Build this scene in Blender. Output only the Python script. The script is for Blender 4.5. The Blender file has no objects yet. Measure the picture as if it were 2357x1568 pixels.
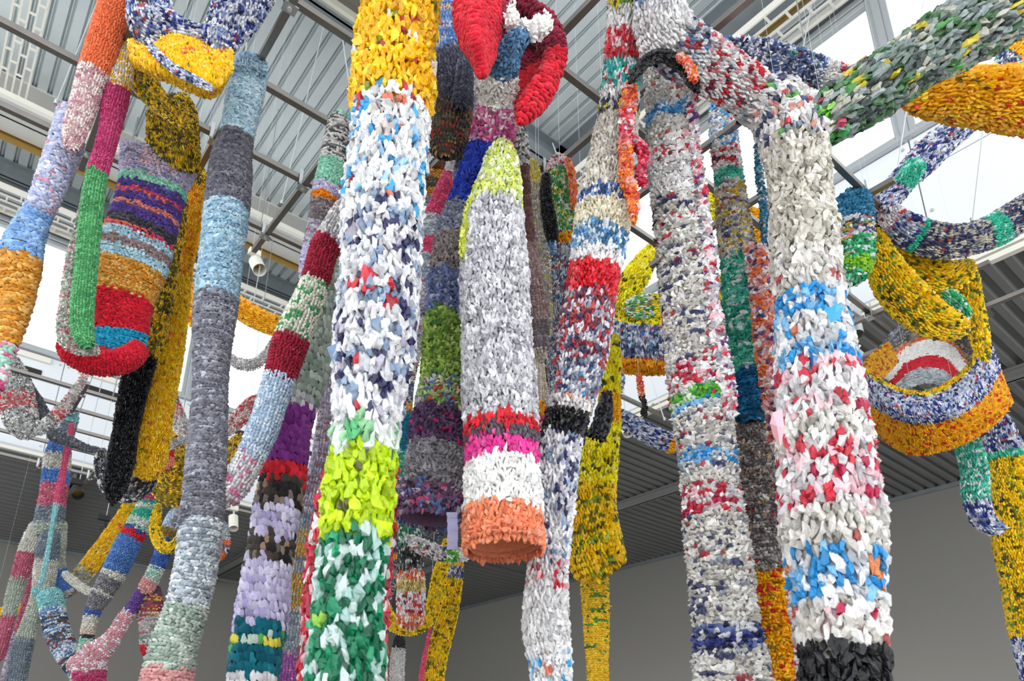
import bpy, math, random
import numpy as np
from mathutils import Matrix, Vector
rng = np.random.default_rng(7)
S = bpy.context.scene
C = S.collection
EYE = 1.6
# ------------------------------------------------------------------ camera
PX, PY, FL = 1057.0, 1169.0, 1688.0
def _d(p): return np.array([(p[0]-PX)/FL, -(p[1]-PY)/FL, -1.0])
_a = _d((3450, 1860.)); _a /= np.linalg.norm(_a)
_b = _d((-300, 1745.)); _b -= _a*(_a@_b); _b /= np.linalg.norm(_b)
R = np.array([_a, _b, np.cross(_a, _b)])          # camera -> room axes
cd = bpy.data.cameras.new('camera'); cam = bpy.data.objects.new('camera', cd); C.objects.link(cam)
M = Matrix([[R[i][j] for j in range(3)] for i in range(3)]).to_4x4(); M.translation = (0, 0, EYE)
cam.matrix_world = M
cd.sensor_width = 36; cd.lens = FL/2357*36
cd.shift_x = (1178.5-PX)/2357; cd.shift_y = (PY-784)/2357
cd.clip_start = 0.05; cd.clip_end = 200
cd.dof.use_dof = True; cd.dof.focus_distance = 4.3; cd.dof.aperture_fstop = 3.2
S.camera = cam
# ------------------------------------------------------------------ world, light, exposure
w = bpy.data.worlds.new('overcast sky'); S.world = w; w.use_nodes = True
bg = w.node_tree.nodes['Background']; bg.inputs[0].default_value = (0.965, 0.985, 1.0, 1); bg.inputs[1].default_value = 2.3
la = bpy.data.lights.new('wall washer', 'AREA'); la.shape = 'RECTANGLE'; la.size = .3; la.size_y = 9; la.energy = 130; la.color = (1, .98, .94); la.spread = math.radians(120)
lo = bpy.data.objects.new('wall_washer_light', la); C.objects.link(lo); lo.location = (10.6, 7.5, .5); lo.rotation_euler = (0, math.radians(-100), 0)
S.view_settings.view_transform = 'Standard'; S.view_settings.look = 'None'
S.view_settings.exposure = 0.12; S.view_settings.gamma = 1.0; S.view_settings.use_curve_mapping = False
S.cycles.max_bounces = 6; S.cycles.diffuse_bounces = 4; S.cycles.transparent_max_bounces = 8
# ------------------------------------------------------------------ helpers
FW = (R @ np.array([0, 0, -1.0]))[:2]; FW = FW/np.linalg.norm(FW)
def at(x, y, h):
    """point seen at photo pixel x,y on the upright plane h metres ahead; returns room position and metres per pixel"""
    r = R @ _d((x, y)); k = h/(r[:2]@FW); p = r*k; return np.array([p[0], p[1], p[2]+EYE]), k/FL
def atZ(x, y, H):
    r = R @ _d((x, y)); p = r*H/r[2]; return np.array([p[0], p[1], p[2]+EYE])
def lin(c):
    if isinstance(c, str): c = [int(c[i:i+2], 16)/255 for i in (0, 2, 4)]
    return tuple(((v+0.055)/1.055)**2.4 if v > 0.04045 else v/12.92 for v in c)
def tag(o, label=None, cat=None, group=None, kind=None):
    if label: o['label'] = label
    if cat: o['category'] = cat
    if group: o['group'] = group
    if kind: o['kind'] = kind
    return o
def empty(name, loc, label=None, cat=None, group=None, kind=None):
    o = bpy.data.objects.new(name, None); C.objects.link(o); o.location = loc; o.empty_display_size = .1
    return tag(o, label, cat, group, kind)
def mat(name, col, rough=.6, metal=0., noise=0., nscale=4., bump=0., bscale=60., spec=.5, coat=0.):
    m = bpy.data.materials.new(name); m.use_nodes = True; nt = m.node_tree; b = nt.nodes['Principled BSDF']
    c = lin(col); b.inputs['Base Color'].default_value = (*c, 1)
    b.inputs['Roughness'].default_value = rough; b.inputs['Metallic'].default_value = metal; b.inputs['Specular IOR Level'].default_value = spec
    tc = nt.nodes.new('ShaderNodeTexCoord')
    if noise:
        n = nt.nodes.new('ShaderNodeTexNoise'); n.inputs['Scale'].default_value = nscale; n.inputs['Detail'].default_value = 5
        nt.links.new(tc.outputs['Object'], n.inputs['Vector'])
        mx = nt.nodes.new('ShaderNodeMix'); mx.data_type = 'RGBA'
        mx.inputs[6].default_value = (*[v*(1-noise) for v in c], 1); mx.inputs[7].default_value = (*[min(1, v*(1+noise)) for v in c], 1)
        nt.links.new(n.outputs['Fac'], mx.inputs[0]); nt.links.new(mx.outputs[2], b.inputs['Base Color'])
    if bump:
        n = nt.nodes.new('ShaderNodeTexNoise'); n.inputs['Scale'].default_value = bscale; n.inputs['Detail'].default_value = 3
        nt.links.new(tc.outputs['Object'], n.inputs['Vector'])
        bp = nt.nodes.new('ShaderNodeBump'); bp.inputs['Strength'].default_value = bump; bp.inputs['Distance'].default_value = .01
        nt.links.new(n.outputs['Fac'], bp.inputs['Height']); nt.links.new(bp.outputs[0], b.inputs['Normal'])
    return m
def yarn(name, rough, bscale, bump, spec, sheen=0., trans=0.):
    m = bpy.data.materials.new(name); m.use_nodes = True; nt = m.node_tree; b = nt.nodes['Principled BSDF']
    at_ = nt.nodes.new('ShaderNodeAttribute'); at_.attribute_name = 'Col'
    tc = nt.nodes.new('ShaderNodeTexCoord')
    n = nt.nodes.new('ShaderNodeTexNoise'); n.inputs['Scale'].default_value = bscale; n.inputs['Detail'].default_value = 4; n.inputs['Distortion'].default_value = .6
    nt.links.new(tc.outputs['Object'], n.inputs['Vector'])
    hs = nt.nodes.new('ShaderNodeHueSaturation')
    mr = nt.nodes.new('ShaderNodeMapRange'); mr.inputs[1].default_value = .3; mr.inputs[2].default_value = .7; mr.inputs[3].default_value = .86; mr.inputs[4].default_value = 1.12
    nt.links.new(n.outputs['Fac'], mr.inputs[0]); nt.links.new(mr.outputs[0], hs.inputs['Value']); nt.links.new(at_.outputs['Color'], hs.inputs['Color'])
    nt.links.new(hs.outputs[0], b.inputs['Base Color'])
    b.inputs['Roughness'].default_value = rough; b.inputs['Specular IOR Level'].default_value = spec
    if sheen: b.inputs['Sheen Weight'].default_value = sheen
    bp = nt.nodes.new('ShaderNodeBump'); bp.inputs['Strength'].default_value = bump; bp.inputs['Distance'].default_value = .006
    nt.links.new(n.outputs['Fac'], bp.inputs['Height']); nt.links.new(bp.outputs[0], b.inputs['Normal'])
    if trans:
        tr = nt.nodes.new('ShaderNodeBsdfTranslucent'); nt.links.new(hs.outputs[0], tr.inputs[0])
        ms = nt.nodes.new('ShaderNodeMixShader'); ms.inputs[0].default_value = trans
        nt.links.new(b.outputs[0], ms.inputs[1]); nt.links.new(tr.outputs[0], ms.inputs[2]); nt.links.new(ms.outputs[0], nt.nodes['Material Output'].inputs[0])
    return m
MP = yarn('crinkled plastic film yarn', .33, 48, .9, .5, trans=.2)
MF = yarn('torn cotton fabric yarn', .92, 120, .5, .15, sheen=.2, trans=.12)
def glass_mat():
    m = bpy.data.materials.new('window glass'); m.use_nodes = True; nt = m.node_tree; nt.nodes.remove(nt.nodes['Principled BSDF'])
    t = nt.nodes.new('ShaderNodeBsdfTransparent'); t.inputs[0].default_value = (.96, .98, .98, 1)
    g = nt.nodes.new('ShaderNodeBsdfGlossy'); g.inputs['Roughness'].default_value = .02
    lw = nt.nodes.new('ShaderNodeLayerWeight'); f = nt.nodes.new('ShaderNodeMath'); f.operation = 'POWER'; f.inputs[1].default_value = 5.; nt.links.new(lw.outputs['Facing'], f.inputs[0])
    ms = nt.nodes.new('ShaderNodeMixShader'); nt.links.new(f.outputs[0], ms.inputs[0]); nt.links.new(t.outputs[0], ms.inputs[1]); nt.links.new(g.outputs[0], ms.inputs[2])
    nt.links.new(ms.outputs[0], nt.nodes['Material Output'].inputs[0]); return m
GLASS = glass_mat()
class MB:
    def __init__(s): s.v = []; s.f = []
    def quadbox(s, corners):
        b = len(s.v); s.v += [tuple(map(float, c)) for c in corners]
        s.f += [tuple(b+i for i in q) for q in ((0, 3, 2, 1), (4, 5, 6, 7), (0, 1, 5, 4), (1, 2, 6, 5), (2, 3, 7, 6), (3, 0, 4, 7))]; return s
    def box(s, x0, x1, y0, y1, z0, z1):
        return s.quadbox([(x0, y0, z0), (x1, y0, z0), (x1, y1, z0), (x0, y1, z0), (x0, y0, z1), (x1, y0, z1), (x1, y1, z1), (x0, y1, z1)])
    def rod(s, p, q, r0, r1=None, n=8, cap=True):
        r1 = r0 if r1 is None else r1; p = Vector(p); q = Vector(q); d = (q-p).normalized(); u = d.orthogonal().normalized(); v_ = d.cross(u); b = len(s.v)
        for c, r in ((p, r0), (q, r1)):
            for i in range(n):
                a = 2*math.pi*i/n; s.v.append(tuple(c+u*math.cos(a)*r+v_*math.sin(a)*r))
        for i in range(n): j = (i+1) % n; s.f.append((b+i, b+j, b+n+j, b+n+i))
        if cap: s.f.append(tuple(b+i for i in range(n))[::-1]); s.f.append(tuple(b+n+i for i in range(n)))
        return s
    def bar(s, p, q, wd, hh):
        """rectangular bar between p and q, wd wide and hh high"""
        p = Vector(p); q = Vector(q); d = (q-p).normalized(); u = d.cross(Vector((0, 0, 1)))
        u = u.normalized()*wd/2 if u.length > 1e-4 else Vector((wd/2, 0, 0)); v_ = u.cross(d).normalized()*hh/2
        return s.quadbox([p-u-v_, p+u-v_, p+u+v_, p-u+v_, q-u-v_, q+u-v_, q+u+v_, q-u+v_])
    def build(s, name, m, parent=None, label=None, bevel=0, smooth=False, **k):
        me = bpy.data.meshes.new(name); me.from_pydata(s.v, [], s.f); me.update(); me.materials.append(m)
        o = bpy.data.objects.new(name, me); C.objects.link(o)
        if parent is not None: setp(o, parent)
        if bevel:
            bm_ = o.modifiers.new('bevel', 'BEVEL'); bm_.width = bevel; bm_.segments = 2
        if smooth: me.polygons.foreach_set('use_smooth', [True]*len(me.polygons))
        tag(o, label, **k); return o
def wloc(o):
    v = Vector(o.location)
    while o.parent: o = o.parent; v += Vector(o.location)
    return v
def setp(o, p):
    """parent a mesh whose vertices are in room coordinates under an unrotated parent"""
    o.parent = p; o.location = Vector(o.location)-wloc(p) if True else None
# ------------------------------------------------------------------ knitting
PAL = {}
def pal(k, desc, mt, s):
    cols, ws = [], []
    for t in s.split():
        c, w_ = t.split(':'); cols.append(lin(c)); ws.append(float(w_))
    ws = np.array(ws); PAL[k] = (desc, mt, np.array(cols), np.cumsum(ws/ws.sum()))
def _tmpl(kind):
    if kind == 0:
        v = [(-.5, 0, -.3), (.5, 0, -.3), (0, -.5, -.1), (0, .5, -.1), (.05, 0, 1)]
        f = [(0, 2, 4), (2, 1, 4), (1, 3, 4), (3, 0, 4)]
    else:
        na = 3 if kind == 1 else 5; v = [(-.52, 0, -.3)]
        for x, wd, hh in ((-.3, .62, .6), (.02, .95, 1.), (.32, .92, .85)):
            for j in range(na):
                a = math.pi*j/(na-1); v.append((x, -.5*wd*math.cos(a), hh*math.sin(a)-.15))
        v.append((.52, 0, -.3)); e = len(v)-1; f = []
        for j in range(na-1):
            f.append((0, 1+j+1, 1+j)); f.append((e, 1+2*na+j, 1+2*na+j+1))
            for k in range(2):
                a, b, c_, d = 1+k*na+j, 1+k*na+j+1, 1+(k+1)*na+j+1, 1+(k+1)*na+j
                f += [(a, b, c_), (a, c_, d)]
    return np.array(v, float), np.array(f)
TM = [_tmpl(0), _tmpl(1), _tmpl(2)]
NTRI = [0]
def catmull(P, n):
    P = np.asarray(P, float); Q = np.vstack([2*P[0]-P[1], P, 2*P[-1]-P[-2]]); m = len(P)-1
    t = np.linspace(0, m, n); i = np.minimum(t.astype(int), m-1); u = (t-i)[:, None]
    a, b, c_, d = Q[i], Q[i+1], Q[i+2], Q[i+3]
    r = .5*((2*b)+(-a+c_)*u+(2*a-5*b+4*c_-d)*u**2+(-a+3*b-3*c_+d)*u**3)
    r[:, 3:] = b[:, 3:]+(c_-b)[:, 3:]*u if P.shape[1] > 3 else r[:, 3:]
    return r
def emit(parts, origin, parent, name, mlab):
    """parts: list of (vertices, triangles, colours, smooth, material) -> one mesh object"""
    V = np.vstack([p[0] for p in parts]); off = 0; T = []; Cc = np.vstack([p[2] for p in parts]); sm = []
    for p in parts: T.append(p[1]+off); off += len(p[0]); sm.append(np.full(len(p[1]), p[3]))
    T = np.vstack(T).astype(np.int32); sm = np.concatenate(sm); NTRI[0] += len(T)
    me = bpy.data.meshes.new(name); me.vertices.add(len(V)); me.vertices.foreach_set('co', (V-origin).astype(np.float32).ravel())
    me.loops.add(T.size); me.loops.foreach_set('vertex_index', T.ravel()); me.polygons.add(len(T))
    me.polygons.foreach_set('loop_start', np.arange(0, T.size, 3, dtype=np.int32)); me.polygons.foreach_set('use_smooth', sm)
    ca = me.color_attributes.new('Col', 'FLOAT_COLOR', 'POINT')
    ca.data.foreach_set('color', np.hstack([Cc, np.ones((len(Cc), 1))]).astype(np.float32).ravel())
    me.update(); me.materials.append(parts[0][4])
    o = bpy.data.objects.new(name, me); C.objects.link(o)
    if parent is not None: o.parent = parent
    else: o.location = origin
    if mlab: o['label'] = mlab
    return o
def stitches(pos, t, c, n, L, W, H, pat, col, lift=0.):
    """one lump of yarn per row of the arrays, merged"""
    N = len(pos); big = L.mean()
    k = STQ[0]; tv, tf = TM[k]; nv = len(tv)
    X = tv[None, :, 0]*L[:, None]; Y = tv[None, :, 1]*W[:, None]; Z = tv[None, :, 2]*H[:, None]
    j = {'v': .07, 'g': .07, 'p': .12, 's': .16, 'r': .08, 'h': .15}[pat]
    if k == 2 and pat == 'p': j = .16
    X = X+rng.normal(0, j, (N, nv))*L[:, None]*.6; Y = Y+rng.normal(0, j, (N, nv))*W[:, None]; Z = Z+rng.normal(0, j*1.2, (N, nv))*H[:, None]
    if lift:   # a few loose ends that stand off the surface
        l = rng.random(N) < lift; Z[l, -1 if k else 1] += rng.uniform(.4, 1.1, l.sum())*W[l]; X[l, -1 if k else 1] += .2*L[l]
    V = pos[:, None, :]+X[..., None]*t[:, None, :]+Y[..., None]*c[:, None, :]+Z[..., None]*n[:, None, :]
    T = tf[None]+(np.arange(N)*nv)[:, None, None]
    cc = np.repeat(col, nv, axis=0)
    return V.reshape(-1, 3), T.reshape(-1, 3), cc
STQ = [1]
def pick(pk, r, bright):
    d = PAL[pk]; i = np.minimum(np.searchsorted(d[3], r), len(d[2])-1); return np.clip(d[2][i]*bright[:, None], 0, 1)
def layout(st, pat):
    if pat == 'h': return st*.62, st*.66
    if pat == 'g': return st*.72, st*.56           # column pitch, row pitch
    if pat == 'v': return st*.62, st*.66
    if pat == 'p': return st*.44, st*.62
    if pat == 'r': return st*.62, st*1.02
    return st*.6, st*.55
def dims(pat, colp, rowp, N):
    r = lambda a, b: rng.uniform(a, b, N)
    if pat == 'g': return colp*r(1.25, 1.6), rowp*r(.95, 1.3), rowp*r(.45, .75)
    if pat == 'v': return rowp*r(1.25, 1.55), colp*r(.75, .95), colp*r(.45, .7)
    if pat == 'p': return rowp*r(1.2, 2.2), colp*r(.7, 1.3), colp*r(.45, .95)
    if pat == 'r': return rowp*r(1.3, 1.55), colp*r(1.15, 1.5), colp*r(.5, .75)
    if pat == 'h': return colp*r(1.2, 2.0), rowp*r(.7, 1.2), rowp*r(.4, .9)
    return rowp*r(1.2, 2.2), colp*r(.6, 1.1), colp*r(.4, .9)
def tilt(pat, row, ci, t, c, n, N):
    if pat == 'g': a = np.pi/2+np.where(row % 2 == 0, .42, -.42)+rng.normal(0, .16, N)
    elif pat == 'v': a = np.where(ci % 2 == 0, .36, -.36)+rng.normal(0, .1, N)
    elif pat == 'p': a = rng.normal(0, .2, N)+np.where(ci % 2 == 0, .12, -.12)
    elif pat == 'h': a = np.where(rng.random(N) < .62, np.pi/2+rng.normal(0, .45, N), rng.normal(0, .5, N))
    elif pat == 'r': a = .3+rng.normal(0, .13, N)
    else: a = rng.normal(0, .8, N)
    ca, sa = np.cos(a)[:, None], np.sin(a)[:, None]
    nt = t*ca+c*sa; nc = np.cross(n, nt); k = rng.normal(0, .12, (N, 1)); return nt+n*k, nc
def quality(px, pat): return 0 if px < 8.5 else (1 if px < 21 else 2)
SMOOTH = {'h': False, 'r': True, 'g': True, 'v': True, 'p': False, 's': False}
def tube(root, pts, bands, st, pat='g', h=None, flat=.85, name='knitted_band', lift=None, rag=.0, open_end=False, open_start=False, lab=None):
    """knitted tube through photo points (x, y, width px[, distance]); bands = [(palette, end)], end = photo y, or a fraction when below 1.01, or 'x123'"""
    pts = [tuple(p)+((h,) if len(p) < 4 else ()) for p in pts]
    if pts[-1][1] > 1545:
        a, b = pts[-2], pts[-1]; k = 150/max(20, b[1]-a[1]); pts.append((b[0]+(b[0]-a[0])*k, b[1]+150, b[2], b[3]))
    P = []
    for x, y, wd, hh in pts:
        p, mpp = at(x, y, hh); P.append([*p, wd/2*mpp, x, y, mpp])
    Q = catmull(P, 40*len(P)); s = np.concatenate([[0], np.cumsum(np.linalg.norm(np.diff(Q[:, :3], axis=0), axis=1))])
    Ltot = s[-1]; mpp = float(np.median(Q[:, 6])); stm = st*mpp; colp, rowp = layout(stm, pat)
    if pat == 'g' and rag: rowp *= 1.1
    nr = max(4, int(round(Ltot/rowp))+1)
    def samp(ss): return np.stack([np.interp(ss, s, Q[:, i]) for i in range(7)], 1)
    sr = np.linspace(0, Ltot, nr); A = samp(sr); e = Ltot*.01
    def frame(ss, pos):
        t = samp(np.minimum(ss+e*2, Ltot))[:, :3]-samp(np.maximum(ss-e*2, 0))[:, :3]; t /= np.linalg.norm(t, axis=1)[:, None]
        v = np.array([0, 0, EYE])-pos; v /= np.linalg.norm(v, axis=1)[:, None]
        n = v-t*(v*t).sum(1)[:, None]; n /= np.linalg.norm(n, axis=1)[:, None]+1e-9; return t, np.cross(t, n), n
    t, c, n = frame(sr, A[:, :3]); rad = A[:, 3]*.97*(1+.035*np.sin(sr/Ltot*Ltot*9+rng.random()*6)+rng.normal(0, .012, nr))
    tp = np.clip(np.minimum(9 if open_start else sr, 9 if open_end else Ltot-sr)/(rad.mean()*.8), 0, 1); rad *= .45+.55*np.sqrt(1-(1-tp)**2)
    # band of a row
    def bandof(sv, xv, yv):
        b = np.full(len(sv), len(bands)-1); done = np.zeros(len(sv), bool)
        for i, (pk, en) in enumerate(bands):
            if en is None: m = np.ones(len(sv), bool)
            elif isinstance(en, str):
                q = float(en[1:]); m = (xv < q) if en[0] == 'x' else (xv > q)
            elif en <= 1.01: m = sv/Ltot < en
            else: m = yv < en
            m &= ~done; b[m] = i; done |= m
        return b
    per = 2*np.pi*rad*np.sqrt((1+flat**2)/2); m_ = np.maximum(5, np.round(per/colp)).astype(int); m_ += m_ % 2
    row = np.repeat(np.arange(nr), m_); ci = np.arange(len(row))-np.repeat(np.cumsum(m_)-m_, m_); N = len(row)
    off = 0.5*(row % 2) if pat in 'gpsrh' else 0.
    th = 2*np.pi*(ci+off+rng.normal(0, .1, N))/m_[row]
    ct, sn = np.cos(th)[:, None], np.sin(th)[:, None]
    jr = rng.normal(0, .10 if pat != 'v' else .05, N)*rowp
    cen = A[row, :3]+t[row]*jr[:, None]; pos = cen+rad[row][:, None]*(ct*c[row]+flat*sn*n[row])
    nn = flat*ct*c[row]+sn*n[row]; nn /= np.linalg.norm(nn, axis=1)[:, None]; cc = np.cross(nn, t[row])
    # colours come in runs along a row, like yarn
    run = max(1, int({'g': 5, 'v': 4, 'p': 2, 's': 2, 'r': 4, 'h': 3}[pat])); RT = rng.random((nr, 600)); own = rng.random(N) < .35
    rr = np.where(own, rng.random(N), RT[row, np.minimum(ci//run, 599)])
    br = 1+rng.normal(0, .13, N)
    bj = bandof(sr[row]+rng.normal(0, .35, N)*rowp, A[row, 4], A[row, 5]+rng.normal(0, .35, N)*rowp/mpp)
    L, W, H = dims(pat, colp, rowp, N)
    if rag: g = rng.random(N) < rag; L[g] *= 1.5; W[g] *= 1.45
    tt, tc = tilt(pat, row, ci, t[row], cc, nn, N)
    STQ[0] = quality(st, pat); lf = (.04 if pat in 'psh' else .006) if lift is None else lift
    # inner sleeve
    na = 14; ts = np.linspace(0, Ltot, max(4, nr//2)); B = samp(ts); t2, c2, n2 = frame(ts, B[:, :3]); r2 = B[:, 3]*.86; tb = np.clip(np.minimum(9 if open_start else ts, 9 if open_end else Ltot-ts)/(rad.mean()*.8), 0, 1); r2 = r2*(.4+.6*np.sqrt(1-(1-tb)**2))
    ang = np.linspace(0, 2*np.pi, na, endpoint=False)
    G = B[:, None, :3]+r2[:, None, None]*(np.cos(ang)[None, :, None]*c2[:, None]+flat*np.sin(ang)[None, :, None]*n2[:, None])
    gb = bandof(ts, B[:, 4], B[:, 5]); org = A[0, :3] if root is None else np.array(wloc(root))
    objs = []
    for i, (pk, en) in enumerate(bands):
        k = bj == i
        if k.sum() < 14: continue
        desc, mt, cols, cw = PAL[pk]; base = (cols*np.diff(np.concatenate([[0], cw]))[:, None]).sum(0)*.85
        col = pick(pk, rr[k], br[k]); V, T, Cc = stitches(pos[k], tt[k], tc[k], nn[k], L[k], W[k], H[k], pat, col, lf)
        parts = [(V, T, Cc, SMOOTH[pat] and STQ[0] > 0, MP if mt == 'p' else MF)]
        ri = np.where(gb == i)[0]
        if len(ri):
            a, b = ri[0], min(ri[-1]+1, len(ts)-1)
            if b > a:
                g = G[a:b+1].reshape(-1, 3); q = b-a; tr = []
                ii, jj = np.meshgrid(np.arange(q), np.arange(na), indexing='ij'); ii = ii.ravel(); jj = jj.ravel(); j2 = (jj+1) % na
                tr = np.vstack([np.stack([ii*na+jj, ii*na+j2, (ii+1)*na+j2], 1), np.stack([ii*na+jj, (ii+1)*na+j2, (ii+1)*na+jj], 1)])
                parts.append((g, tr, np.repeat(base[None], len(g), 0), True, parts[0][4]))
        objs.append(emit(parts, org, root, name, (lab or desc+' '+{'knitted_band': 'knitted band'}.get(name, name.replace('_', ' '))) if root is not None else None))
    return objs
def sheet(root, rows, bands, st, pat='g', name='knitted_panel', lab=None, bulge=0.):
    """knitted cloth through rows of photo points (x, y, distance); bands by fraction across the rows"""
    K = np.array([[[*at(x, y, hh)[0], x, y, at(x, y, hh)[1]] for x, y, hh in r] for r in rows])
    nu = 60; U = np.array([catmull(r, nu) for r in K]); nvv = 24; Gd = np.array([catmull(U[:, i], nvv) for i in range(nu)])  # nu x nv
    mpp = float(np.median(Gd[..., 5])); colp, rowp = layout(st*mpp, pat)
    lu = np.linalg.norm(np.diff(Gd[..., :3], axis=0), axis=2).sum(0).max(); lv = np.linalg.norm(np.diff(Gd[..., :3], axis=1), axis=2).sum(1).max()
    n_u = max(4, int(lu/colp)); n_v = max(3, int(lv/rowp)); ci, row = np.meshgrid(np.arange(n_u), np.arange(n_v), indexing='ij'); ci = ci.ravel(); row = row.ravel(); N = len(row)
    u = np.clip((ci+.5*(row % 2)+rng.normal(0, .1, N))/n_u, 0, 1); v = np.clip((row+.5+rng.normal(0, .12, N))/n_v, 0, 1)
    def ev(u, v):
        a = np.clip(u, 0, 1)*(nu-1); b = np.clip(v, 0, 1)*(nvv-1); i = np.minimum(a.astype(int), nu-2); j = np.minimum(b.astype(int), nvv-2); fa = (a-i)[:, None]; fb = (b-j)[:, None]
        return (Gd[i, j]*(1-fa)+Gd[i+1, j]*fa)*(1-fb)+(Gd[i, j+1]*(1-fa)+Gd[i+1, j+1]*fa)*fb
    Pp = ev(u, v)[:, :3]; du = ev(u+.01, v)[:, :3]-ev(u-.01, v)[:, :3]; dv = ev(u, v+.02)[:, :3]-ev(u, v-.02)[:, :3]
    nn = np.cross(du, dv); nn /= np.linalg.norm(nn, axis=1)[:, None]+1e-9; dv /= np.linalg.norm(dv, axis=1)[:, None]+1e-9
    RT = rng.random((n_v, 800)); rr = np.where(rng.random(N) < .35, rng.random(N), RT[row, ci//3 % 800])
    vb = v+rng.normal(0, .012, N); bi = np.minimum(np.searchsorted([b[1] for b in bands], vb), len(bands)-1)
    org = np.array(wloc(root)) if root is not None else Pp[0]; STQ[0] = quality(st, pat); th = rowp*.25
    for i, (pk, en) in enumerate(bands):
        k = bi == i
        if k.sum() < 3: continue
        desc, mt, cols, cw = PAL[pk]; parts = []; mm = MP if mt == 'p' else MF
        base = (cols*np.diff(np.concatenate([[0], cw]))[:, None]).sum(0)*.85
        for sg in (1, -1):
            n_ = nn[k]*sg; Nk = k.sum(); cc = np.cross(n_, dv[k]); tt, tc = tilt(pat, row[k], ci[k], dv[k], cc, n_, Nk); L, W, H = dims(pat, colp, rowp, Nk)
            V, T, Cc = stitches(Pp[k]+n_*th, tt, tc, n_, L, W, H, pat, pick(pk, rr[k], 1+rng.normal(0, .09, Nk)), .03 if pat in 'ps' else 0)
            parts.append((V, T, Cc, SMOOTH[pat] and STQ[0] > 0, mm))
        v0 = bands[i-1][1] if i else 0.; v1 = min(1., en); ua, va = np.meshgrid(np.linspace(0, 1, 40), np.linspace(v0, v1, 6), indexing='ij')
        g = ev(ua.ravel(), va.ravel())[:, :3]; ii, jj = np.meshgrid(np.arange(39), np.arange(5), indexing='ij'); ii = ii.ravel(); jj = jj.ravel()
        tr = np.vstack([np.stack([ii*6+jj, (ii+1)*6+jj, (ii+1)*6+jj+1], 1), np.stack([ii*6+jj, (ii+1)*6+jj+1, ii*6+jj+1], 1)])
        parts.append((g, tr, np.repeat(base[None], len(g), 0), True, mm))
        emit(parts, org, root, name, lab or desc+' knitted panel')
def hang(root, p, lab):
    mb = MB(); p = Vector([float(v) for v in p]); top = Vector((p.x, p.y, HD+.02 if p.y < Y1-.3 and p.x < X1 else HL+.02))
    mb.rod((0, 0, 0), top-p, .0009, n=4); o = mb.build('suspension_wire', m_wire, label=' '.join(('wire above the '+lab).split()[:16]), cat='wire', group='suspension wires'); o.location = p; return o
def piece(name, label, x, y, h, cat='knitted tube', group='knitted tubes hung from the grid'):
    r = empty(name, at(x, y, h)[0], label, cat, group)
    hang(r, at(x, y, h)[0], label); return r

def flap(root, colour, pts, name='loose_flap', lab=None, fold=.02):
    """torn scrap of film: outline points (x, y, distance) fanned from a raised centre, given thickness"""
    P = [Vector(at(*p)[0]) for p in pts]; c = sum(P, Vector())/len(P); v = (Vector((0, 0, EYE))-c).normalized()
    mb = MB(); n = len(P); F = [p+v*rng.uniform(-fold, fold)*.5 for p in P]; back = [p-v*.003 for p in F]; cc = c+v*fold
    mb.v = [tuple(p) for p in F]+[tuple(p) for p in back]+[tuple(cc), tuple(cc-v*.003)]
    for i in range(n):
        j = (i+1) % n; mb.f += [(i, j, 2*n), (n+j, n+i, 2*n+1), (j, i, n+i, n+j)]
    return mb.build(name, mat('torn film '+colour, colour, .35, bump=.4, bscale=70), root, lab)
def ribbon(root, colour, pts, wd, name='loose_strip', lab=None):
    P = catmull([[*at(*p)[0]] for p in pts], 14)[:, :3]; k = at(*pts[0])[1]*wd/2; mb = MB(); r_ = Vector(R @ np.array([1., 0, 0]))*k; f_ = Vector((-FW[0], -FW[1], 0))*.004
    for i, p in enumerate(P):
        p = Vector(p)+f_*math.sin(i*1.3); w_ = 1+.08*math.sin(i*2.1); mb.v += [tuple(p-r_*w_), tuple(p+r_*w_), tuple(p+r_*w_+f_), tuple(p-r_*w_+f_)]
        if i: b = 4*i; mb.f += [(b-4+a, b-4+(a+1) % 4, b+(a+1) % 4, b+a) for a in range(4)]
    mb.f += [(0, 3, 2, 1), tuple(4*len(P)-4+a for a in range(4))]
    return mb.build(name, mat('cloth '+colour, colour, .9, noise=.1, nscale=40, bump=.4, bscale=90), root, lab, smooth=False)
# ================================================================== the building
Z = EYE
m_deck = mat('galvanised roof deck', 'dde4e6', .34, .4, .08, 3.)
m_low = mat('lower deck grey with shade', '787979', .6, .2, .08, 2.)  # base grey darkened to hold the shade on the lower galvanised sheet
m_wall = mat('grey painted plaster', '8f8d88', .85, 0, .03, .8)
m_white = mat('white coated panel', 'e6eaf0', .5, 0, .02, 2.)
m_floor = mat('polished concrete floor', '9a9994', .5, 0, .12, 1.5)
m_beam = mat('pale grey painted steel', 'd4d3cf', .4, .25, .05, 3.)
m_beam2 = mat('galvanised steel girder', 'a3abb0', .35, .6, .15, 6.)
m_gold = mat('gold toned steel', 'b08d4a', .3, .7, .1, 5.)  # even gold tone for the thin beam strips and lamp reflectors
m_frame = mat('silver window frame', 'b9bdc0', .4, .5, .04, 6.)
m_bar = mat('brushed steel grid bar', '85807c', .3, .85, .15, 14.)
m_brk = mat('zinc bracket', 'b4b8ba', .3, .8, .1, 20.)
m_track = mat('white powder coat', 'e9e6dc', .45)
m_dark = mat('black slot', '22211f', .7)
m_lamp = mat('silver lamp body', 'c6c8ca', .35, .4)
m_wire = mat('steel wire', 'd0d4d6', .35, .5)
def st(o): o['kind'] = 'structure'; return o
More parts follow.
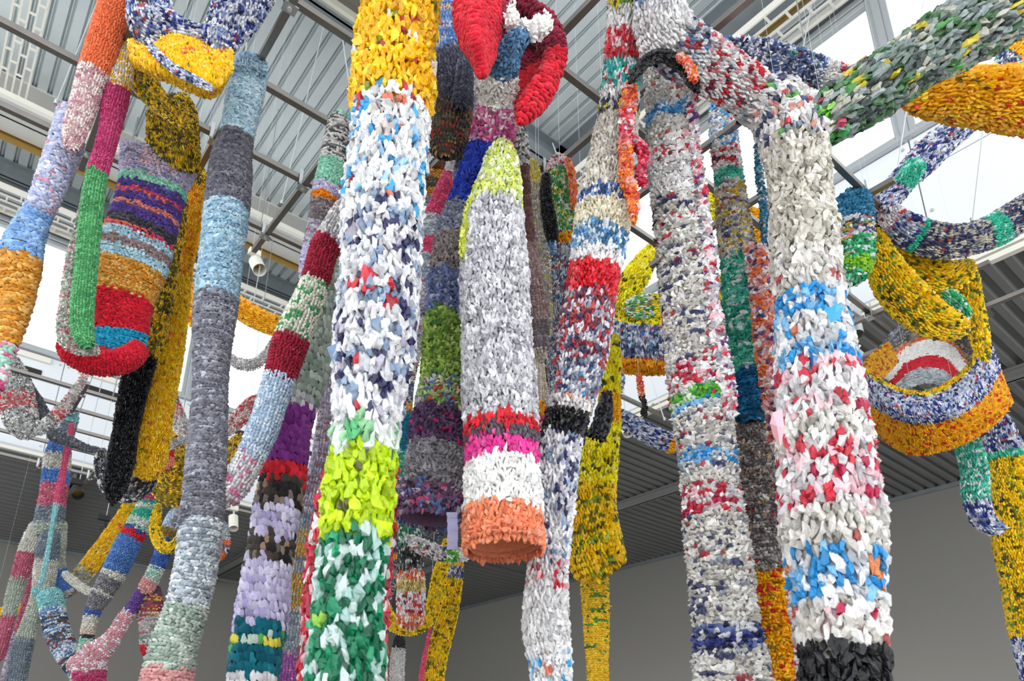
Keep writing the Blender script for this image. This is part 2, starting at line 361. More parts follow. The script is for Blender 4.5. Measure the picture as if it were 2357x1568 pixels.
def corrug(name, x0, x1, y0, y1, z, pitch, prof, along, m, th=.03):
    """profiled sheet; prof = [(fraction, depth)] over one pitch"""
    a0, a1, b0, b1 = (y0, y1, x0, x1) if along == 'x' else (x0, x1, y0, y1)
    n = int((a1-a0)/pitch)+1; V = []; F = []; line = []
    for i in range(n):
        for fr, dz in prof: line.append((a0+(i+fr)*pitch, dz))
    line = [p for p in line if p[0] <= a1+1e-6]
    for zz in (0, th+.06):
        for a, dz in line:
            for b in (b0, b1):
                V.append((b, a, z+(dz if zz == 0 else zz)) if along == 'x' else (a, b, z+(dz if zz == 0 else zz)))
    m2 = len(line)
    for i in range(m2-1):
        F.append((2*i, 2*i+1, 2*i+3, 2*i+2)); k = 2*m2; F.append((k+2*i, k+2*i+2, k+2*i+3, k+2*i+1))
    F += [(2*i, 2*i+2, 2*m2+2*i+2, 2*m2+2*i) for i in range(m2-1)]+[(2*i+1, 2*m2+2*i+1, 2*m2+2*i+3, 2*i+3) for i in range(m2-1)]
    mb = MB(); mb.v = V; mb.f = F; return st(mb.build(name, m))
HD = 9.2+Z; HL = 4.4+Z; Y1 = 12.1; X1 = 6.8; YW = 17.68; XW = 12.17
corrug('ceiling', -4.5, X1+.15, -3.0, Y1+.15, HD, .20, [(0, 0), (.62, 0), (.66, .05), (.72, .055), (.76, .02), (.82, .02), (.86, .055), (.94, .05), (.999, 0)], 'y', m_deck)
tp = [(0, 0), (.42, 0), (.56, .05), (.86, .05), (.999, 0)]
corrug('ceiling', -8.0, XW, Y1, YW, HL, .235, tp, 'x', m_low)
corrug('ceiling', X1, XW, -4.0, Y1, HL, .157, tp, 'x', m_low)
st(MB().box(-9, XW, -6, YW, -.2, 0).build('floor', m_floor))
st(MB().box(-9, XW+.2, YW, YW+.2, 0, HL+.05).build('wall_left', m_wall))
st(MB().box(XW, XW+.2, -4, YW, 0, HL+.16).build('wall_right', m_wall))
st(MB().box(XW-.06, XW, -4, YW, HL-.06, HL+.0).build('trim_1', m_beam2))
st(MB().box(-9, XW, YW-.05, YW, HL-.05, HL).build('trim_2', m_beam2))
# --- clerestory, left (plane Y1) and right (plane X1); bays of 1.92 m
def clerestory(side):
    lo, sill, head, top = HL, 6.1+Z, 8.12+Z, HD
    ext = (-4.5, X1) if side == 'left' else (-3.0, Y1)
    edges = [1.04+1.92*k for k in range(-3, 4)] if side == 'left' else [1.85+1.92*k for k in range(-3, 6)]
    edges = [e for e in edges if ext[0] < e < ext[1]]
    def bx(mb, a0, a1, d0, d1, z0, z1):
        """a along the wall, d inward from its face"""
        return mb.box(a0, a1, Y1-d1, Y1-d0, z0, z1) if side == 'left' else mb.box(X1-d1, X1-d0, a0, a1, z0, z1)
    wall = st(bx(MB(), *ext, -.12, -.04, lo, sill-.03).build('wall_upper_'+side, m_beam2))
    cuts = [ext[0]]+edges+[ext[1]]
    for a, b in zip(cuts[:-1], cuts[1:]):
        mid = (a+b)/2
        for z0, z1 in ((lo+.07, lo+1.22), (lo+1.23, sill-.05)):
            bx(MB(), a+.006, b-.006, -.04, .0, z0, z1).build('panel', m_white, wall, bevel=.004)
        for sx in (a+.06, b-.06):
            for zz in (lo+.16, lo+.75, sill-.12):
                q = MB(); p = (sx, Y1, zz) if side == 'left' else (X1, sx, zz); p2 = (sx, Y1-.02, zz) if side == 'left' else (X1-.02, sx, zz)
                q.rod(p, p2, .018, .014, 8).build('bolt', m_lamp, wall)
        if side == 'left':
            bx(MB(), a+.28, b-.28, -.0, .012, lo+1.30, lo+1.39).build('vent_slot', m_dark, wall)
            bx(MB(), a+.2, b-.2, 0, .05, sill-.17, sill-.08).build('light_strip', m_track, wall)
    st(bx(MB(), *ext, -.02, .10, lo-.03, lo+.05).build('trim_3' if side == 'left' else 'trim_4', m_frame))
    st(bx(MB(), *ext, .10, .16, lo-.06, lo-.01).build('trim_5' if side == 'left' else 'trim_6', m_track))
    # window row
    for i, (a, b) in enumerate(zip(cuts[:-1], cuts[1:])):
        w_ = empty('window_%d' % (i+(1 if side == 'left' else 10)), (0, 0, 0), kind='structure')
        f = MB()
        for mb_args in ((a+.035, a+.10, -.05, .03, sill, head), (b-.10, b-.035, -.05, .03, sill, head), (a+.10, b-.10, -.05, .03, sill, sill+.07), (a+.10, b-.10, -.05, .03, head-.07, head)):
            bx(f, *mb_args)
        f.build('window_frame', m_frame, w_, bevel=.006); bx(MB(), a+.09, b-.09, -.02, -.012, sill+.05, head-.05).build('pane', GLASS, w_)
    for e in edges: st(bx(MB(), e-.035, e+.035, -.08, .06, sill-.05, head+.02).build('mullion', m_frame))
    sl = bx(MB(), *ext, -.10, .07, sill-.045, sill+.0); st(sl.build('trim_7' if side == 'left' else 'trim_8', m_frame))
    # profiled head above the windows
    hd = st(bx(MB(), *ext, -.1, -.03, head, top).build('wall_head_'+side, m_beam2))
    for k in range(5): bx(MB(), *ext, -.04, .02+.02*(k % 2), head+.03+k*.13, head+.12+k*.13).build('slat', m_frame, hd, bevel=.01)
clerestory('left'); clerestory('right')
# --- roof beams
def ibeam(name, p0, p1, z0, z1, wd, along, m, tf=.03):
    mb = MB()
    if along == 'x':
        mb.box(p0[0], p1[0], p0[1], p0[1]+wd, z0, z0+tf); mb.box(p0[0], p1[0], p0[1], p0[1]+wd, z1-tf, z1); mb.box(p0[0], p1[0], p0[1]+wd/2-.015, p0[1]+wd/2+.015, z0, z1)
    else:
        mb.box(p0[0], p0[0]+wd, p0[1], p1[1], z0, z0+tf); mb.box(p0[0], p0[0]+wd, p0[1], p1[1], z1-tf, z1); mb.box(p0[0]+wd/2-.015, p0[0]+wd/2+.015, p0[1], p1[1], z0, z1)
    o = mb.build(name, m); return st(o)
ibeam('roof_beam', (-4.5, 10.15), (X1-.15, 0), 8.72+Z, HD-.002, .62, 'x', m_beam)
st(MB().box(-4.5, X1-.15, 10.80, 10.84, 8.62+Z, 8.9+Z).build('roof_beam', m_gold))
ibeam('roof_beam', (-4.5, 11.95), (X1-.15, 0), 8.9+Z, HD-.002, .12, 'x', m_beam2)
ibeam('roof_beam', (-4.5, 6.12), (X1-.15, 0), 8.85+Z, HD-.002, .28, 'x', m_beam2)
ibeam('roof_beam', (X1-.5, -3), (0, Y1-.15), 8.75+Z, HD-.002, .42, 'y', m_beam2)
st(MB().box(X1-.08, X1-.03, -3, Y1-.1, 8.72+Z, 8.80+Z).build('roof_beam', m_gold))
ibeam('ceiling_beam', (9.0, -4), (0, 15.0), HL-.15, HL-.002, .08, 'y', mat('grey lighting rail', '8f908f', .5, .3))
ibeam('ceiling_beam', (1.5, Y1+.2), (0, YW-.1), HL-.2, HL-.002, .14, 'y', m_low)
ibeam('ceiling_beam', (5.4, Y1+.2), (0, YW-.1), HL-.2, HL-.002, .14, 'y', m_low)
# --- round duct end under the deck, top middle
d = MB(); d.rod((1.2, 5.45, 8.5+Z), (3.05, 5.45, 8.5+Z), .42, n=32); d.rod((3.05, 5.45, 8.5+Z), (3.10, 5.45, 8.5+Z), .45, n=32)
du = d.build('air_duct', mat('galvanised duct with warm reflection', 'b5b0a2', .25, .85, .1, 2.), smooth=False, label='round galvanised air duct under the metal roof deck', cat='air duct')
MB().rod((2.0, 5.45, 8.5+Z), (2.0, 5.45, HD-.003), .02).build('hanger', m_brk, du)
# --- cable trays
def tray(label, along, a0, a1, b0, b1, z, step):
    r = empty('cable_tray', ((a0 if along == 'x' else b0), (b0 if along == 'x' else a0), z), label, 'cable tray', 'white basket cable trays')
    def bx(a, a_, b, b_, z0, z1, nm):
        q = MB(); q.box(a, a_, b, b_, z0, z1) if along == 'x' else q.box(b, b_, a, a_, z0, z1); return q.build(nm, m_track, r)
    nb = 4
    for k in range(nb+1):
        b = b0+(b1-b0)*k/nb; bx(a0, a1, b-.012, b+.012, z-.012, z+(.09 if k in (0, nb) else .012), 'side_rail' if k in (0, nb) else 'wire')
    for k in range(nb):
        x = a0+(k % 2)*step/2
        bb0, bb1 = b0+(b1-b0)*k/nb, b0+(b1-b0)*(k+1)/nb
        while x < a1:
            if abs(x-3) < 6.5: bx(x-.012, x+.012, bb0, bb1, z-.018, z+.006, 'rung')
            x += step
    for x in (a0+.6, (a0+a1)/2, a1-.6):
        q = MB(); p = (x, (b0+b1)/2) if along == 'x' else ((b0+b1)/2, x); q.rod((*p, z), (*p, HD+.02), .008).build('hanger', m_brk, r)
tray('white basket cable tray above the left window row', 'x', -1.2, 6.4, 11.36, 11.95, 8.2+Z, .36)
tray('white basket cable tray above the right window row', 'y', -.5, 9.0, 6.14, 6.68, 8.2+Z, .36)
tray('white basket cable tray in the top left corner of the roof', 'y', 6.6, 9.9, -.72, -.38, 8.65+Z, .36)
# --- suspended grid of square steel bars
HG = 3.6+Z
g = empty('suspended_grid', (1.4, 3.6, HG), 'suspended square grid of grey steel bars holding the knitted tubes', 'grid')
AB = [(1.45, 1.2, 6.35), (2.04, 1.0, 6.35), (2.60, .2, 6.35), (3.14, .2, 3.0), (3.65, -1.0, 2.2), (4.24, -1.0, 6.35), (7.68, -1.0, 2.4), (8.2, -1.0, 2.4), (8.77, -1.0, 2.4), (9.36, -1, 2.4), (10.15, -1.0, 4.6)]
BB = [(.21, 3.0, 4.42), (.80, 2.2, 4.45), (1.38, 2.4, 4.46), (1.95, .9, 3.2), (2.53, .8, 2.75), (3.12, 1.58, 2.75), (3.73, 1.70, 2.75), (4.24, 1.27, 2.2), (5.56, 1.2, 2.9), (6.12, 1.12, 4.5), (.87, 7.4, 10.4), (1.46, 7.5, 10.4)]
for y, a, b in AB: MB().box(a, b, y-.019, y+.019, HG-.019, HG+.019).build('bar', m_bar, g, bevel=.003)
for x, a, b in BB: MB().box(x-.019, x+.019, a, b, HG-.06, HG-.022).build('bar', m_bar, g, bevel=.003)
nb = 0
for x, a, b in BB:
    for y, c0, c1 in AB:
        if a-.01 <= y <= b+.01 and c0-.01 <= x <= c1+.01 and nb < 90:
            q = MB(); q.box(x-.036, x+.036, y-.028, y+.028, HG-.068, HG-.062); q.box(x-.030, x+.030, y+.020, y+.026, HG-.062, HG+.035); q.box(x-.042, x-.02, y-.03, y-.026, HG-.062, HG+.05)
            br = q.build('bracket', m_brk, g); nb += 1
            MB().rod((x, y, HG-.078), (x, y, HG-.066), .012, n=8).build('bolt', m_lamp, br)
# --- spotlights
def spot(label, x, y, h, dx, dy, r=.05, ln=.16, body=m_track, box=True):
    p, _ = at(x, y, h); o = empty('spotlight', p, label, 'spotlight', 'track spotlights'); v = Vector(p)
    d = Vector((dx, dy, -.75)).normalized(); e = v+d*ln
    MB().rod(v, e, r, r, 18, cap=False).build('lamp_housing', body, o, smooth=True)
    MB().rod(v+d*(ln*.1), v+d*(ln*.12), r*.97, n=18).build('reflector', m_gold, o)
    MB().rod(v, v+Vector((0, 0, .1)), .012).build('yoke', body, o)
    MB().rod(v+Vector((0, 0, .05)), (v.x, v.y, HD+.02 if v.y < Y1-.3 and v.x < X1 else HL+.03), .006).build('drop_rod', m_brk, o)
    if box: MB().box(v.x-.11, v.x+.05, v.y-.04, v.y+.04, v.z+.09, v.z+.17).build('driver_box', body, o, bevel=.006)
spot('white cylindrical track spotlight right of the light blue column', 588, 602, 8.2, .1, -.5, .09, .26)
spot('round track lamp with black barn doors under the dark left ceiling', 178, 1130, 9.9, .1, -.7, .08, .12, m_dark)
spot('small black projector lamp under the dark left ceiling', 240, 1212, 10.6, .6, -.2, .07, .25, m_dark)
spot('silver cylindrical spotlight under the right fascia', 1972, 752, 5.3, -.5, -.2, .045, .17, m_lamp)
spot('small white spotlight hanging behind the purple banded tube', 537, 1190, 10.2, 0, -.3, .07, .22)
spot('white globe spotlight behind the navy and white cross tube', 1440, 985, 7.6, -.2, -.4, .06, .12)
tk = MB(); tk.box(-4, 6.3, 9.72, 9.8, 8.45+Z, 8.53+Z); o_ = tk.build('light_track', m_track, label='long white lighting track below the upper roof beam', cat='light track')
for x in (-3, 1, 5): MB().rod((x, 9.76, 8.53+Z), (x, 9.76, HD), .012).build('hanger', m_brk, o_)
tk = MB(); tk.box(X1-.32, X1-.26, -2, 6, HL-.24, HL-.19); o_ = tk.build('light_track', m_track, label='white lighting track along the foot of the right fascia', cat='light track')
for y in (0, 2, 5): MB().rod((X1-.29, y, HL-.19), (X1-.14, y, HL-.03), .012).build('hanger', m_brk, o_)
# --- suspension wires
def wire(label, x0, y0, h0, x1, y1, h1, r=.0045):
    p = at(x0, y0, h0)[0]; q = at(x1, y1, h1)[0]; o = MB().rod(Vector(p)-Vector(q), (0, 0, 0), r, n=6).build('suspension_wire', m_wire, label=label, cat='wire', group='suspension wires'); o.location = q
    MB().rod((0, 0, 0), (0, 0, .03), .011, n=8).build('wire_clamp', m_brk, o)
    o.children[0].location = (0, 0, 0)
WL = [('wire down to the grid clamp left of the orange tube', 250, -60, 4.2, 128, 240, 3.2),
      ('wire between the yellow swag and the light blue column top', 570, 70, 3.6, 563, 150, 2.9),
      ('long slanting wire across the roof deck left of the big yellow column', 745, 60, 5.5, 648, 470, 4.1),
      ('short wire touching the top of the big yellow column', 787, 80, 4., 812, 250, 3.0),
      ('wire above the navy and white arch tube', 1875, -30, 4.4, 1846, 125, 3.3),
      ('wire in front of the double window mullion on the right', 2132, -40, 5., 2048, 500, 4.0),
      ('wire from the gold tube to the navy and white ring', 2290, 60, 4.6, 2238, 510, 4.1),
      ('wire running from the spotlight to the yellow arc', 600, 610, 8.2, 580, 712, 5.0),
      ('wire down to the mint tipped tube at far left', 215, 860, 6.6, 170, 985, 7.2),
      ('thin wire left of the black tube', 272, 862, 6.6, 258, 925, 7.0),
      ('curly ended wire behind the small orange and black chain', 1498, 870, 6., 1530, 968, 6.),
      ('wire from the deck above the small green and white tube', 1272, 330, 4.5, 1284, 362, 3.5)]
for a in WL: wire(*a)
# ================================================================== yarn colours (srgb : weight)
for k, d_, m_, s_ in [
 ('salmon', 'salmon orange', 'f', 'f0936c:5 e67f58:3 f6a684:2'),
 ('orange', 'bright orange', 'f', 'f07c4e:5 e66c3e:3 f48e64:1'),
 ('pinkoat', 'oatmeal and dusty pink heather', 'f', 'e3d3cf:4 cf9ba8:3 f0e8e2:2 b98792:1'),
 ('lavheat', 'pale lavender heather with red flecks', 'f', 'b9c0de:5 d0d0e6:4 cf8d9e:1.2 a5acd0:2'),
 ('sky', 'sky blue', 'f', '86aede:4 9dbfe8:3 749dd2:2'),
 ('mustard', 'mustard', 'f', 'd9973a:4 e6b462:3 c98428:2'),
 ('pinkgreen', 'pink and mint mixed', 'f', 'e7a9c2:2 a9d6c4:2 f2eef0:1 d9568c:1'),
 ('greyheat', 'grey and white heather', 'f', 'b9b6b6:4 e6e4e2:3 8b8a8e:2 d2a4a8:.6'),
 ('whiteyel', 'white and yellow mixed', 'f', 'e9e2d2:4 edb832:4 b9c0cc:1.5 d99c28:1'),
 ('magenta', 'magenta', 'f', 'c23c72:5 cc5283:2 ae3163:2'),
 ('green', 'leaf green', 'f', '52a064:4 66b276:3 448a56:2'),
 ('rosegreen', 'sage, cream and rose mixed', 'f', 'b4b8ae:3 dcd8cc:3 cd8f9a:1.6 7c9a88:1.5'),
 ('lavknit', 'lilac grey heather', 'f', 'c5c0dc:4 a9a6c6:3 e0b8bc:1 8f90aa:1'),
 ('mint', 'mint', 'f', '9fdcc4:4 84cdb3:3 bfe8d8:1'),
 ('purple', 'violet', 'f', '5f4a9e:5 53408c:3 7560b4:1'),
 ('coral', 'coral and magenta', 'f', 'd84a70:4 e8755f:2'),
 ('peach', 'peach', 'f', 'ee9480:4 e07c66:2'),
 ('black', 'charcoal black', 'f', '4c4c54:4 3a3a42:3 63636b:1'),
 ('ltblue', 'pale ice blue', 'f', 'b8dcea:4 9fcbde:3 d4ebf2:1'),
 ('iceblue', 'ice blue', 'f', 'b2d3e6:4 c9e2ef:3 94b9d0:2'),
 ('taupe', 'taupe brown', 'f', 'a38b8a:4 8f7675:3 b59e9c:1'),
 ('red', 'bright red', 'f', 'd81e34:5 c41a30:3 e0303f:1'),
 ('cyan', 'turquoise blue', 'f', '24a6cf:5 1b94be:2 3ab4da:1'),
 ('yelblk', 'yellow and black mixed film', 'p', 'f6cc24:4 605c28:2.6 d8a41a:2 8c8a28:1.5 36342a:.8'),
 ('yellow', 'golden yellow film', 'p', 'ffd21c:6 fabe10:4 ffe05a:1.5 8a7a28:.4 e06060:.3'),
 ('yelred', 'yellow film with crimson scraps', 'p', 'f8c810:6 f2b60c:4 ffdc3c:2 b32846:.6 efe9e4:.3 7d8a20:.3'),
 ('gold', 'orange gold film', 'p', 'fdb812:6 ffc828:4 f0a012:2 e0442f:.35 7a6a2c:.3'),
 ('bwfilm', 'shiny black film', 'p', '0c0d10:6 16181c:3 2a2c34:.8'),
 ('bwheat', 'black and silver mixed film', 'p', '2f3036:3 8d8d94:2 d8d6d8:3 555560:1'),
 ('navywhite', 'navy, white and blue mixed film', 'p', '2f3f92:3 dfe2ec:5 8a9cc8:2.5 20285c:1.5 c94c50:.3 b9bcc8:2'),
 ('steel', 'steel blue', 'f', '9dbfd4:4 84a8c0:3 b7d2e0:2'),
 ('dgrey', 'dark grey', 'f', '6c6c78:4 5a5a66:3 80808c:2'),
 ('dgrey2', 'slate grey', 'f', '82838e:4 6e6f7a:3 9a9ba5:2 acafbe:.8'),
 ('silver', 'silver blue heather', 'f', 'c3ccd4:4 a5b0ba:3 8a939e:2 e2e8ec:2'),
 ('sage', 'sage grey', 'f', 'b1beb4:4 9caea2:3 c8d2c8:2 84968c:1'),
 ('pinkrose', 'rose pink', 'f', 'dba0a0:4 c98a8c:2'),
 ('greywhite', 'soft grey and white', 'f', 'd2cfd0:4 b4b1b6:3 e8e6e6:2 8c8a90:1'),
 ('bwgrey', 'black and white speckled', 'f', 'c8c8c6:4 77787a:3 e4e4e2:3 4a4b4e:1'),
 ('darkred', 'deep red', 'f', 'a01f38:5 8e1a30:3 b33048:1'),
 ('whitegreen', 'cream with green flecks', 'f', 'dcdccc:5 eceade:3 48985e:2'),
 ('paleblue', 'pale blue', 'f', 'bfd2e6:4 a9c0d8:3 d6e3ef:2'),
 ('whitepink', 'white with pink flecks', 'f', 'e4e2e4:5 c8c8ce:3 d879a4:1 b07890:.6'),
 ('lilac', 'pale lilac', 'f', 'cfc6e6:4 bdb4dc:3 e0daf0:2'),
 ('browngrey', 'brown grey', 'f', '8b7e82:4 736a70:3 a49a9e:2'),
 ('torange', 'orange', 'f', 'f08a1c:4 e07810:2'),
 ('plum', 'bright purple', 'f', '8d3c96:5 7c3086:3 9c4ea4:1'),
 ('redp', 'poppy red', 'f', 'e02c3a:5 cc2230:3'),
 ('blackprint', 'black printed fabric', 'f', '4e4742:4 2e2b2c:3 8f8176:2 b89a84:1'),
 ('lilacpuff', 'pale lavender', 'f', 'cdc6e8:5 dcd8f0:4 b4acd8:2'),
 ('teal', 'deep teal', 'f', '0f6c7e:5 0a5c6e:3 1c7e8e:1'),
 ('greenmulti', 'green and yellow confetti', 'f', '5ea65a:3 e4d84e:2 c8dcd0:2 d05848:1 2d7a6a:2'),
 ('whitep', 'soft white', 'f', 'e8e8ea:5 d2d4d8:3'),
 ('bluegrey', 'blue grey heather', 'f', '9ba8b6:4 b7c1ca:3 7d8b9a:2 c2b9b0:.8'),
 ('yelgrey', 'ochre and grey mixed', 'f', 'cfa040:4 b8b8a4:3 e0b656:2 95a2a6:1'),
 ('violetmix', 'orchid purple', 'f', 'ac68b4:4 9656a0:2 d89aa8:1'),
 ('yarnmulti', 'lilac, rust and blue heather', 'f', 'b0a4b8:4 8f7f92:2 c8c6d4:3 9a6a5c:1'),
 ('rose', 'rose red', 'f', 'cc4c70:5 d8688a:2'),
 ('royal', 'cobalt blue', 'f', '1f4fae:5 2a62c2:3'),
 ('bluewhite', 'white film with sky blue scraps', 'p', 'eef0f2:7 dcdcde:4 3aa2dc:2 9cc8ea:1.5 c8bcb8:1 d87a5a:.3 c93444:.3'),
 ('navygrey', 'white film with navy scraps', 'p', 'ecebee:7 d6d8de:4 33345e:2 8ea2bc:2.4 c83040:.25 b8b4c4:1'),
 ('ltgreen', 'white and pale green film', 'p', 'd6e4d8:4 eceeee:3 58b274:2.4 3c7a58:1.2 9ad0a0:2'),
 ('lime', 'acid lime film', 'p', 'bddb10:6 cbe81e:4 a8c40c:2 6a6a40:.2'),
 ('dkgreen', 'bottle green and white film', 'p', '0f7a54:5 0c6244:4 d2e6e2:4 aacfc8:3 26a070:1.5 98d040:.3'),
 ('crimson', 'crimson and white film', 'p', 'b4243c:4 d0344a:3 e8dcdc:2.5 dca0a8:1.5 8a1a2e:1'),
 ('denimheat', 'denim blue heather', 'f', '6c8fc4:4 4f78b8:2.5 c8a890:1.5 a04a58:.7 aebcd8:1'),
 ('charcoal', 'charcoal blue', 'f', '54586c:5 464a5c:3 686c80:1.5'),
 ('brownmulti', 'brown, rust and green mixed', 'f', '6a5a54:4 8a7466:2.4 b04a3c:1.3 5c6e5a:1.6 b08c50:1 4c4448:2'),
 ('lilacgrey', 'lilac grey', 'f', 'b9b2c4:4 9c96ac:3 d2ccd6:2 a86c78:.6'),
 ('hotpink', 'bubblegum pink', 'f', 'd75694:5 e070a6:2 c34683:2'),
 ('pinkred', 'strawberry pink', 'f', 'd84a72:5 e26488:2'),
 ('steelblue', 'steel blue cotton', 'f', '557ea6:5 466d94:3 6890b4:2'),
 ('white', 'white cotton', 'f', 'f6f5f3:5 eceae8:3 fbfbfa:2'),
 ('pinkwhite', 'pink and white cotton', 'f', 'd860a0:4 f0dce6:3 e494bc:3 c04888:1'),
 ('cobalt', 'vivid royal blue', 'f', '2440b4:5 1c349c:3 3450c4:1.5'),
 ('slate', 'slate blue', 'f', '7684b0:4 64729c:3 8c9ac0:2 aaaebe:1'),
 ('stone', 'stone taupe', 'f', '9a908e:4 857c7c:3 b0a6a2:2'),
 ('steelgrey', 'steel grey fuzzy', 'f', '8c92a6:4 767c92:3 a6acbc:2'),
 ('moss', 'moss and lime green', 'f', '84a242:4 a0bc54:3 648a38:2.5 bccc78:1.5 4a7236:1'),
 ('mossmulti', 'green confetti', 'f', '9cb870:3 d8d4b4:2 c85a3c:1 6a86b4:1.2 e0b040:1 7aa060:2 c8ccd8:1.5'),
 ('plumdark', 'dark plum', 'f', '5e4468:5 4c3656:3 74587c:2 c02c74:.4'),
 ('greyp', 'mid grey cotton', 'f', '9a989c:5 86848a:3 acaab0:2'),
 ('plummulti', 'plum, blue and rose mixed', 'f', '7a5a80:4 98688a:2 6c84bc:1.6 d05a88:1.2 c0bac8:2 4c3a58:2'),
 ('limewhite', 'lime and white cotton', 'f', 'd4dc78:4 e8ecd0:3.5 b6c850:2.5 c8d49c:2'),
 ('limew2', 'yellow lime cotton', 'f', 'c4cc40:4 d6dc6c:3 aab834:2'),
 ('silverp', 'silver grey satin', 'p', 'd4d4d8:5 bebec4:4 e6e6ea:3 a0a0a8:1.6'),
 ('dkgreyp', 'dark grey cotton', 'f', '66606a:4 544e58:2 d02c3c:.6'),
 ('fuchsia', 'fuchsia', 'f', 'e6409c:5 f060ac:2 d43088:2'),
 ('maroon', 'maroon', 'f', '8e1c3a:5 7a1630:4 a02a48:1.5'),
 ('brown', 'chocolate brown', 'f', '6e4e4c:5 5e4240:3 805e5a:1'),
 ('heatyel', 'yellow, grey and blue heather', 'f', 'c9b95c:2.5 b6b4b0:3.5 7e8698:2 e0dcd0:2 95707a:.7'),
 ('yelcream', 'cream yellow', 'f', 'dccb5a:4 ece2a8:3 c4b04a:1'),
 ('redwhite', 'white film with red scraps', 'p', 'eae8e8:6 d4d2d4:3 d42c3c:1.8 e0a4ac:1.8 8a2038:.6 3c3c5a:.5'),
 ('whitemul', 'white film with mixed scraps', 'p', 'eae8e6:7 d2d0d0:4 44486a:1.2 d04450:.6 6cae58:.35 d89c90:.5 94a2b4:1.6'),
 ('greenwhite', 'green, yellow and white film', 'p', '58b468:4 e8ece4:4 e0d028:1.8 348850:2 d04838:.3'),
 ('orangechain', 'orange and coral film', 'p', 'ee7a24:4 e86a50:3 e8b0ac:2 f29a50:2 c8323c:1'),
 ('redchain', 'crimson film', 'p', 'c82444:5 e05a70:2 d0a0b4:1.6 a01c38:2'),
 ('yellowgreen0', 'green and yellow scraps', 'p', '78a84c:3 e6ce1c:2 dcdcda:3 444:1'.replace('444:', '444444:')),
 ('whitefilm', 'white film', 'p', 'f0efef:7 dddcdd:4 c8c6c8:2'),
 ('redfilm', 'red film', 'p', 'dc1e2e:6 c81828:3 e8505a:1.5 6a2228:.3'),
 ('redtop', 'red, rose and white film', 'p', 'd42838:4 e07886:3 ecdede:3 c05064:1'),
 ('tealfilm', 'teal film', 'p', '2ca49c:4 3abcb4:2 54a8c4:2 e4e8e8:2 c83c48:.5'),
 ('creamfilm', 'cream film', 'p', 'd6d1c6:6 c4beb2:4 e6e2da:3 9c5650:.15 a8a298:1.5'),
 ('creamyel', 'ivory film', 'p', 'e4dcc4:6 d6ccb0:3 f0ead8:3'),
 ('darkyel', 'black, grey and yellow film', 'p', '4a4c54:4 8a8c92:2 d8c420:1.4 d6d4d4:2'),
 ('bluetop', 'blue and white film', 'p', '5a94c8:3 e2e8ee:4 a0bcd6:2.4 3c6e8e:1.6'),
 ('navyband', 'navy and white film', 'p', '33508e:4 e0e0e6:3 6a90c4:2.5'),
 ('redmix', 'maroon, navy and silver film', 'p', 'a4343e:3 dcdae0:3.6 44446c:1.8 c45058:1.6 a6a4b4:2.4 6e3c48:1.4'),
 ('bluemix', 'silver film with blue and red scraps', 'p', 'd8d6dc:5 9aa4b6:3 3c4a78:1.4 4c9cd0:.8 c04a50:.7 6c7284:1.6'),
 ('peachfilm', 'white and peach film', 'p', 'e8e4e2:6 eaa486:1.5 c8c4c4:3 d8685a:.6'),
 ('blackp', 'black film', 'p', '101013:6 1c1c22:3 36363c:.8'),
 ('greyfilm', 'pale grey film', 'p', 'dedbd6:6 cdc9c2:4 ecebe8:3 aaa69f:1.6 b85a58:.3'),
 ('skywhite', 'bright blue and white film', 'p', '2c96d8:4 e8eaee:3.4 7cbce8:2.4 c8ccd2:1.5 e08a58:.3'),
 ('ruffle', 'off white film with navy and red scraps', 'p', 'e2dfda:7 cfcbc4:5 f0eeea:3 484c70:1.5 b8404c:.6 a0a4b0:1.6'),
 ('redpink', 'red, pink and white film', 'p', 'd03448:2.6 e8c0c8:2.4 ecebeb:4 b4204c:1 c8c4c8:1.6'),
 ('limegreen', 'lime green and white film', 'p', '6cc83c:4 a0dc70:2 e4eae0:2.4 3c9a50:2 cc4c6c:1'),
 ('navyruf', 'navy blue and white film', 'p', '3a4690:4 dddde2:3.6 6a78ac:2 22284e:2'),
 ('greenarm', 'moss green, grey and yellow film', 'p', '7f8f88:4 4e7a4e:2.6 b8b8ac:3 d2c03c:1.7 4a5654:2.6 5ea05a:1.4 98a4a4:2.4'),
 ('navyheat', 'navy and white heather', 'p', '565e86:3 d8dae2:4 30365e:2 8e98b8:2.4 4c7cc0:1 66b0a0:.5 c8404c:.25'),
 ('navysand', 'navy and sand film', 'p', 'c9c4b4:4 3c4272:3 8a8c98:2.4 2a2e54:1.6 a8483c:.3'),
 ('tealspot', 'turquoise film', 'p', '3cc4a4:5 2aa88c:3 c8e8e0:1'),
 ('bluepouch', 'cerulean film', 'p', '3a8cb4:5 2c789e:4 5aa8cc:2'),
 ('confetti', 'white confetti film', 'p', 'e4e4ea:5 5a62a0:1.4 e0b63c:1.1 68b090:1 d87888:.7 3a3e52:1'),
 ('emerald', 'emerald film', 'p', '3cb878:4 58cc90:2 e0ece6:2.4 1e8a60:2.4'),
 ('chartreuse', 'chartreuse film', 'p', 'a4d82c:4 74c840:3 c0e84c:1.5 4aa860:1.5'),
 ('yellime', 'lemon yellow film with black flecks', 'p', 'fff01a:6 f0d812:4 8c8a24:1.4 403f20:.8 fff870:1'),
 ('yeldense', 'yellow film with olive flecks', 'p', 'ffd416:6 eebc10:3 6c6a24:1.5 9ab038:1 3a3828:.5'),
 ('yelgreen', 'gold film with green flecks', 'p', 'fccc20:6 eec014:4 4a9a40:1.6 346c34:.6'),
 ('goldred', 'gold film with red flecks', 'p', 'fabc16:6 eea810:4 dc3424:1.4 96701c:.8'),
 ('tealwhite', 'turquoise and white film', 'p', '3cb49c:4 62ccb4:3 dce6e2:2.2 2a9480:2'),
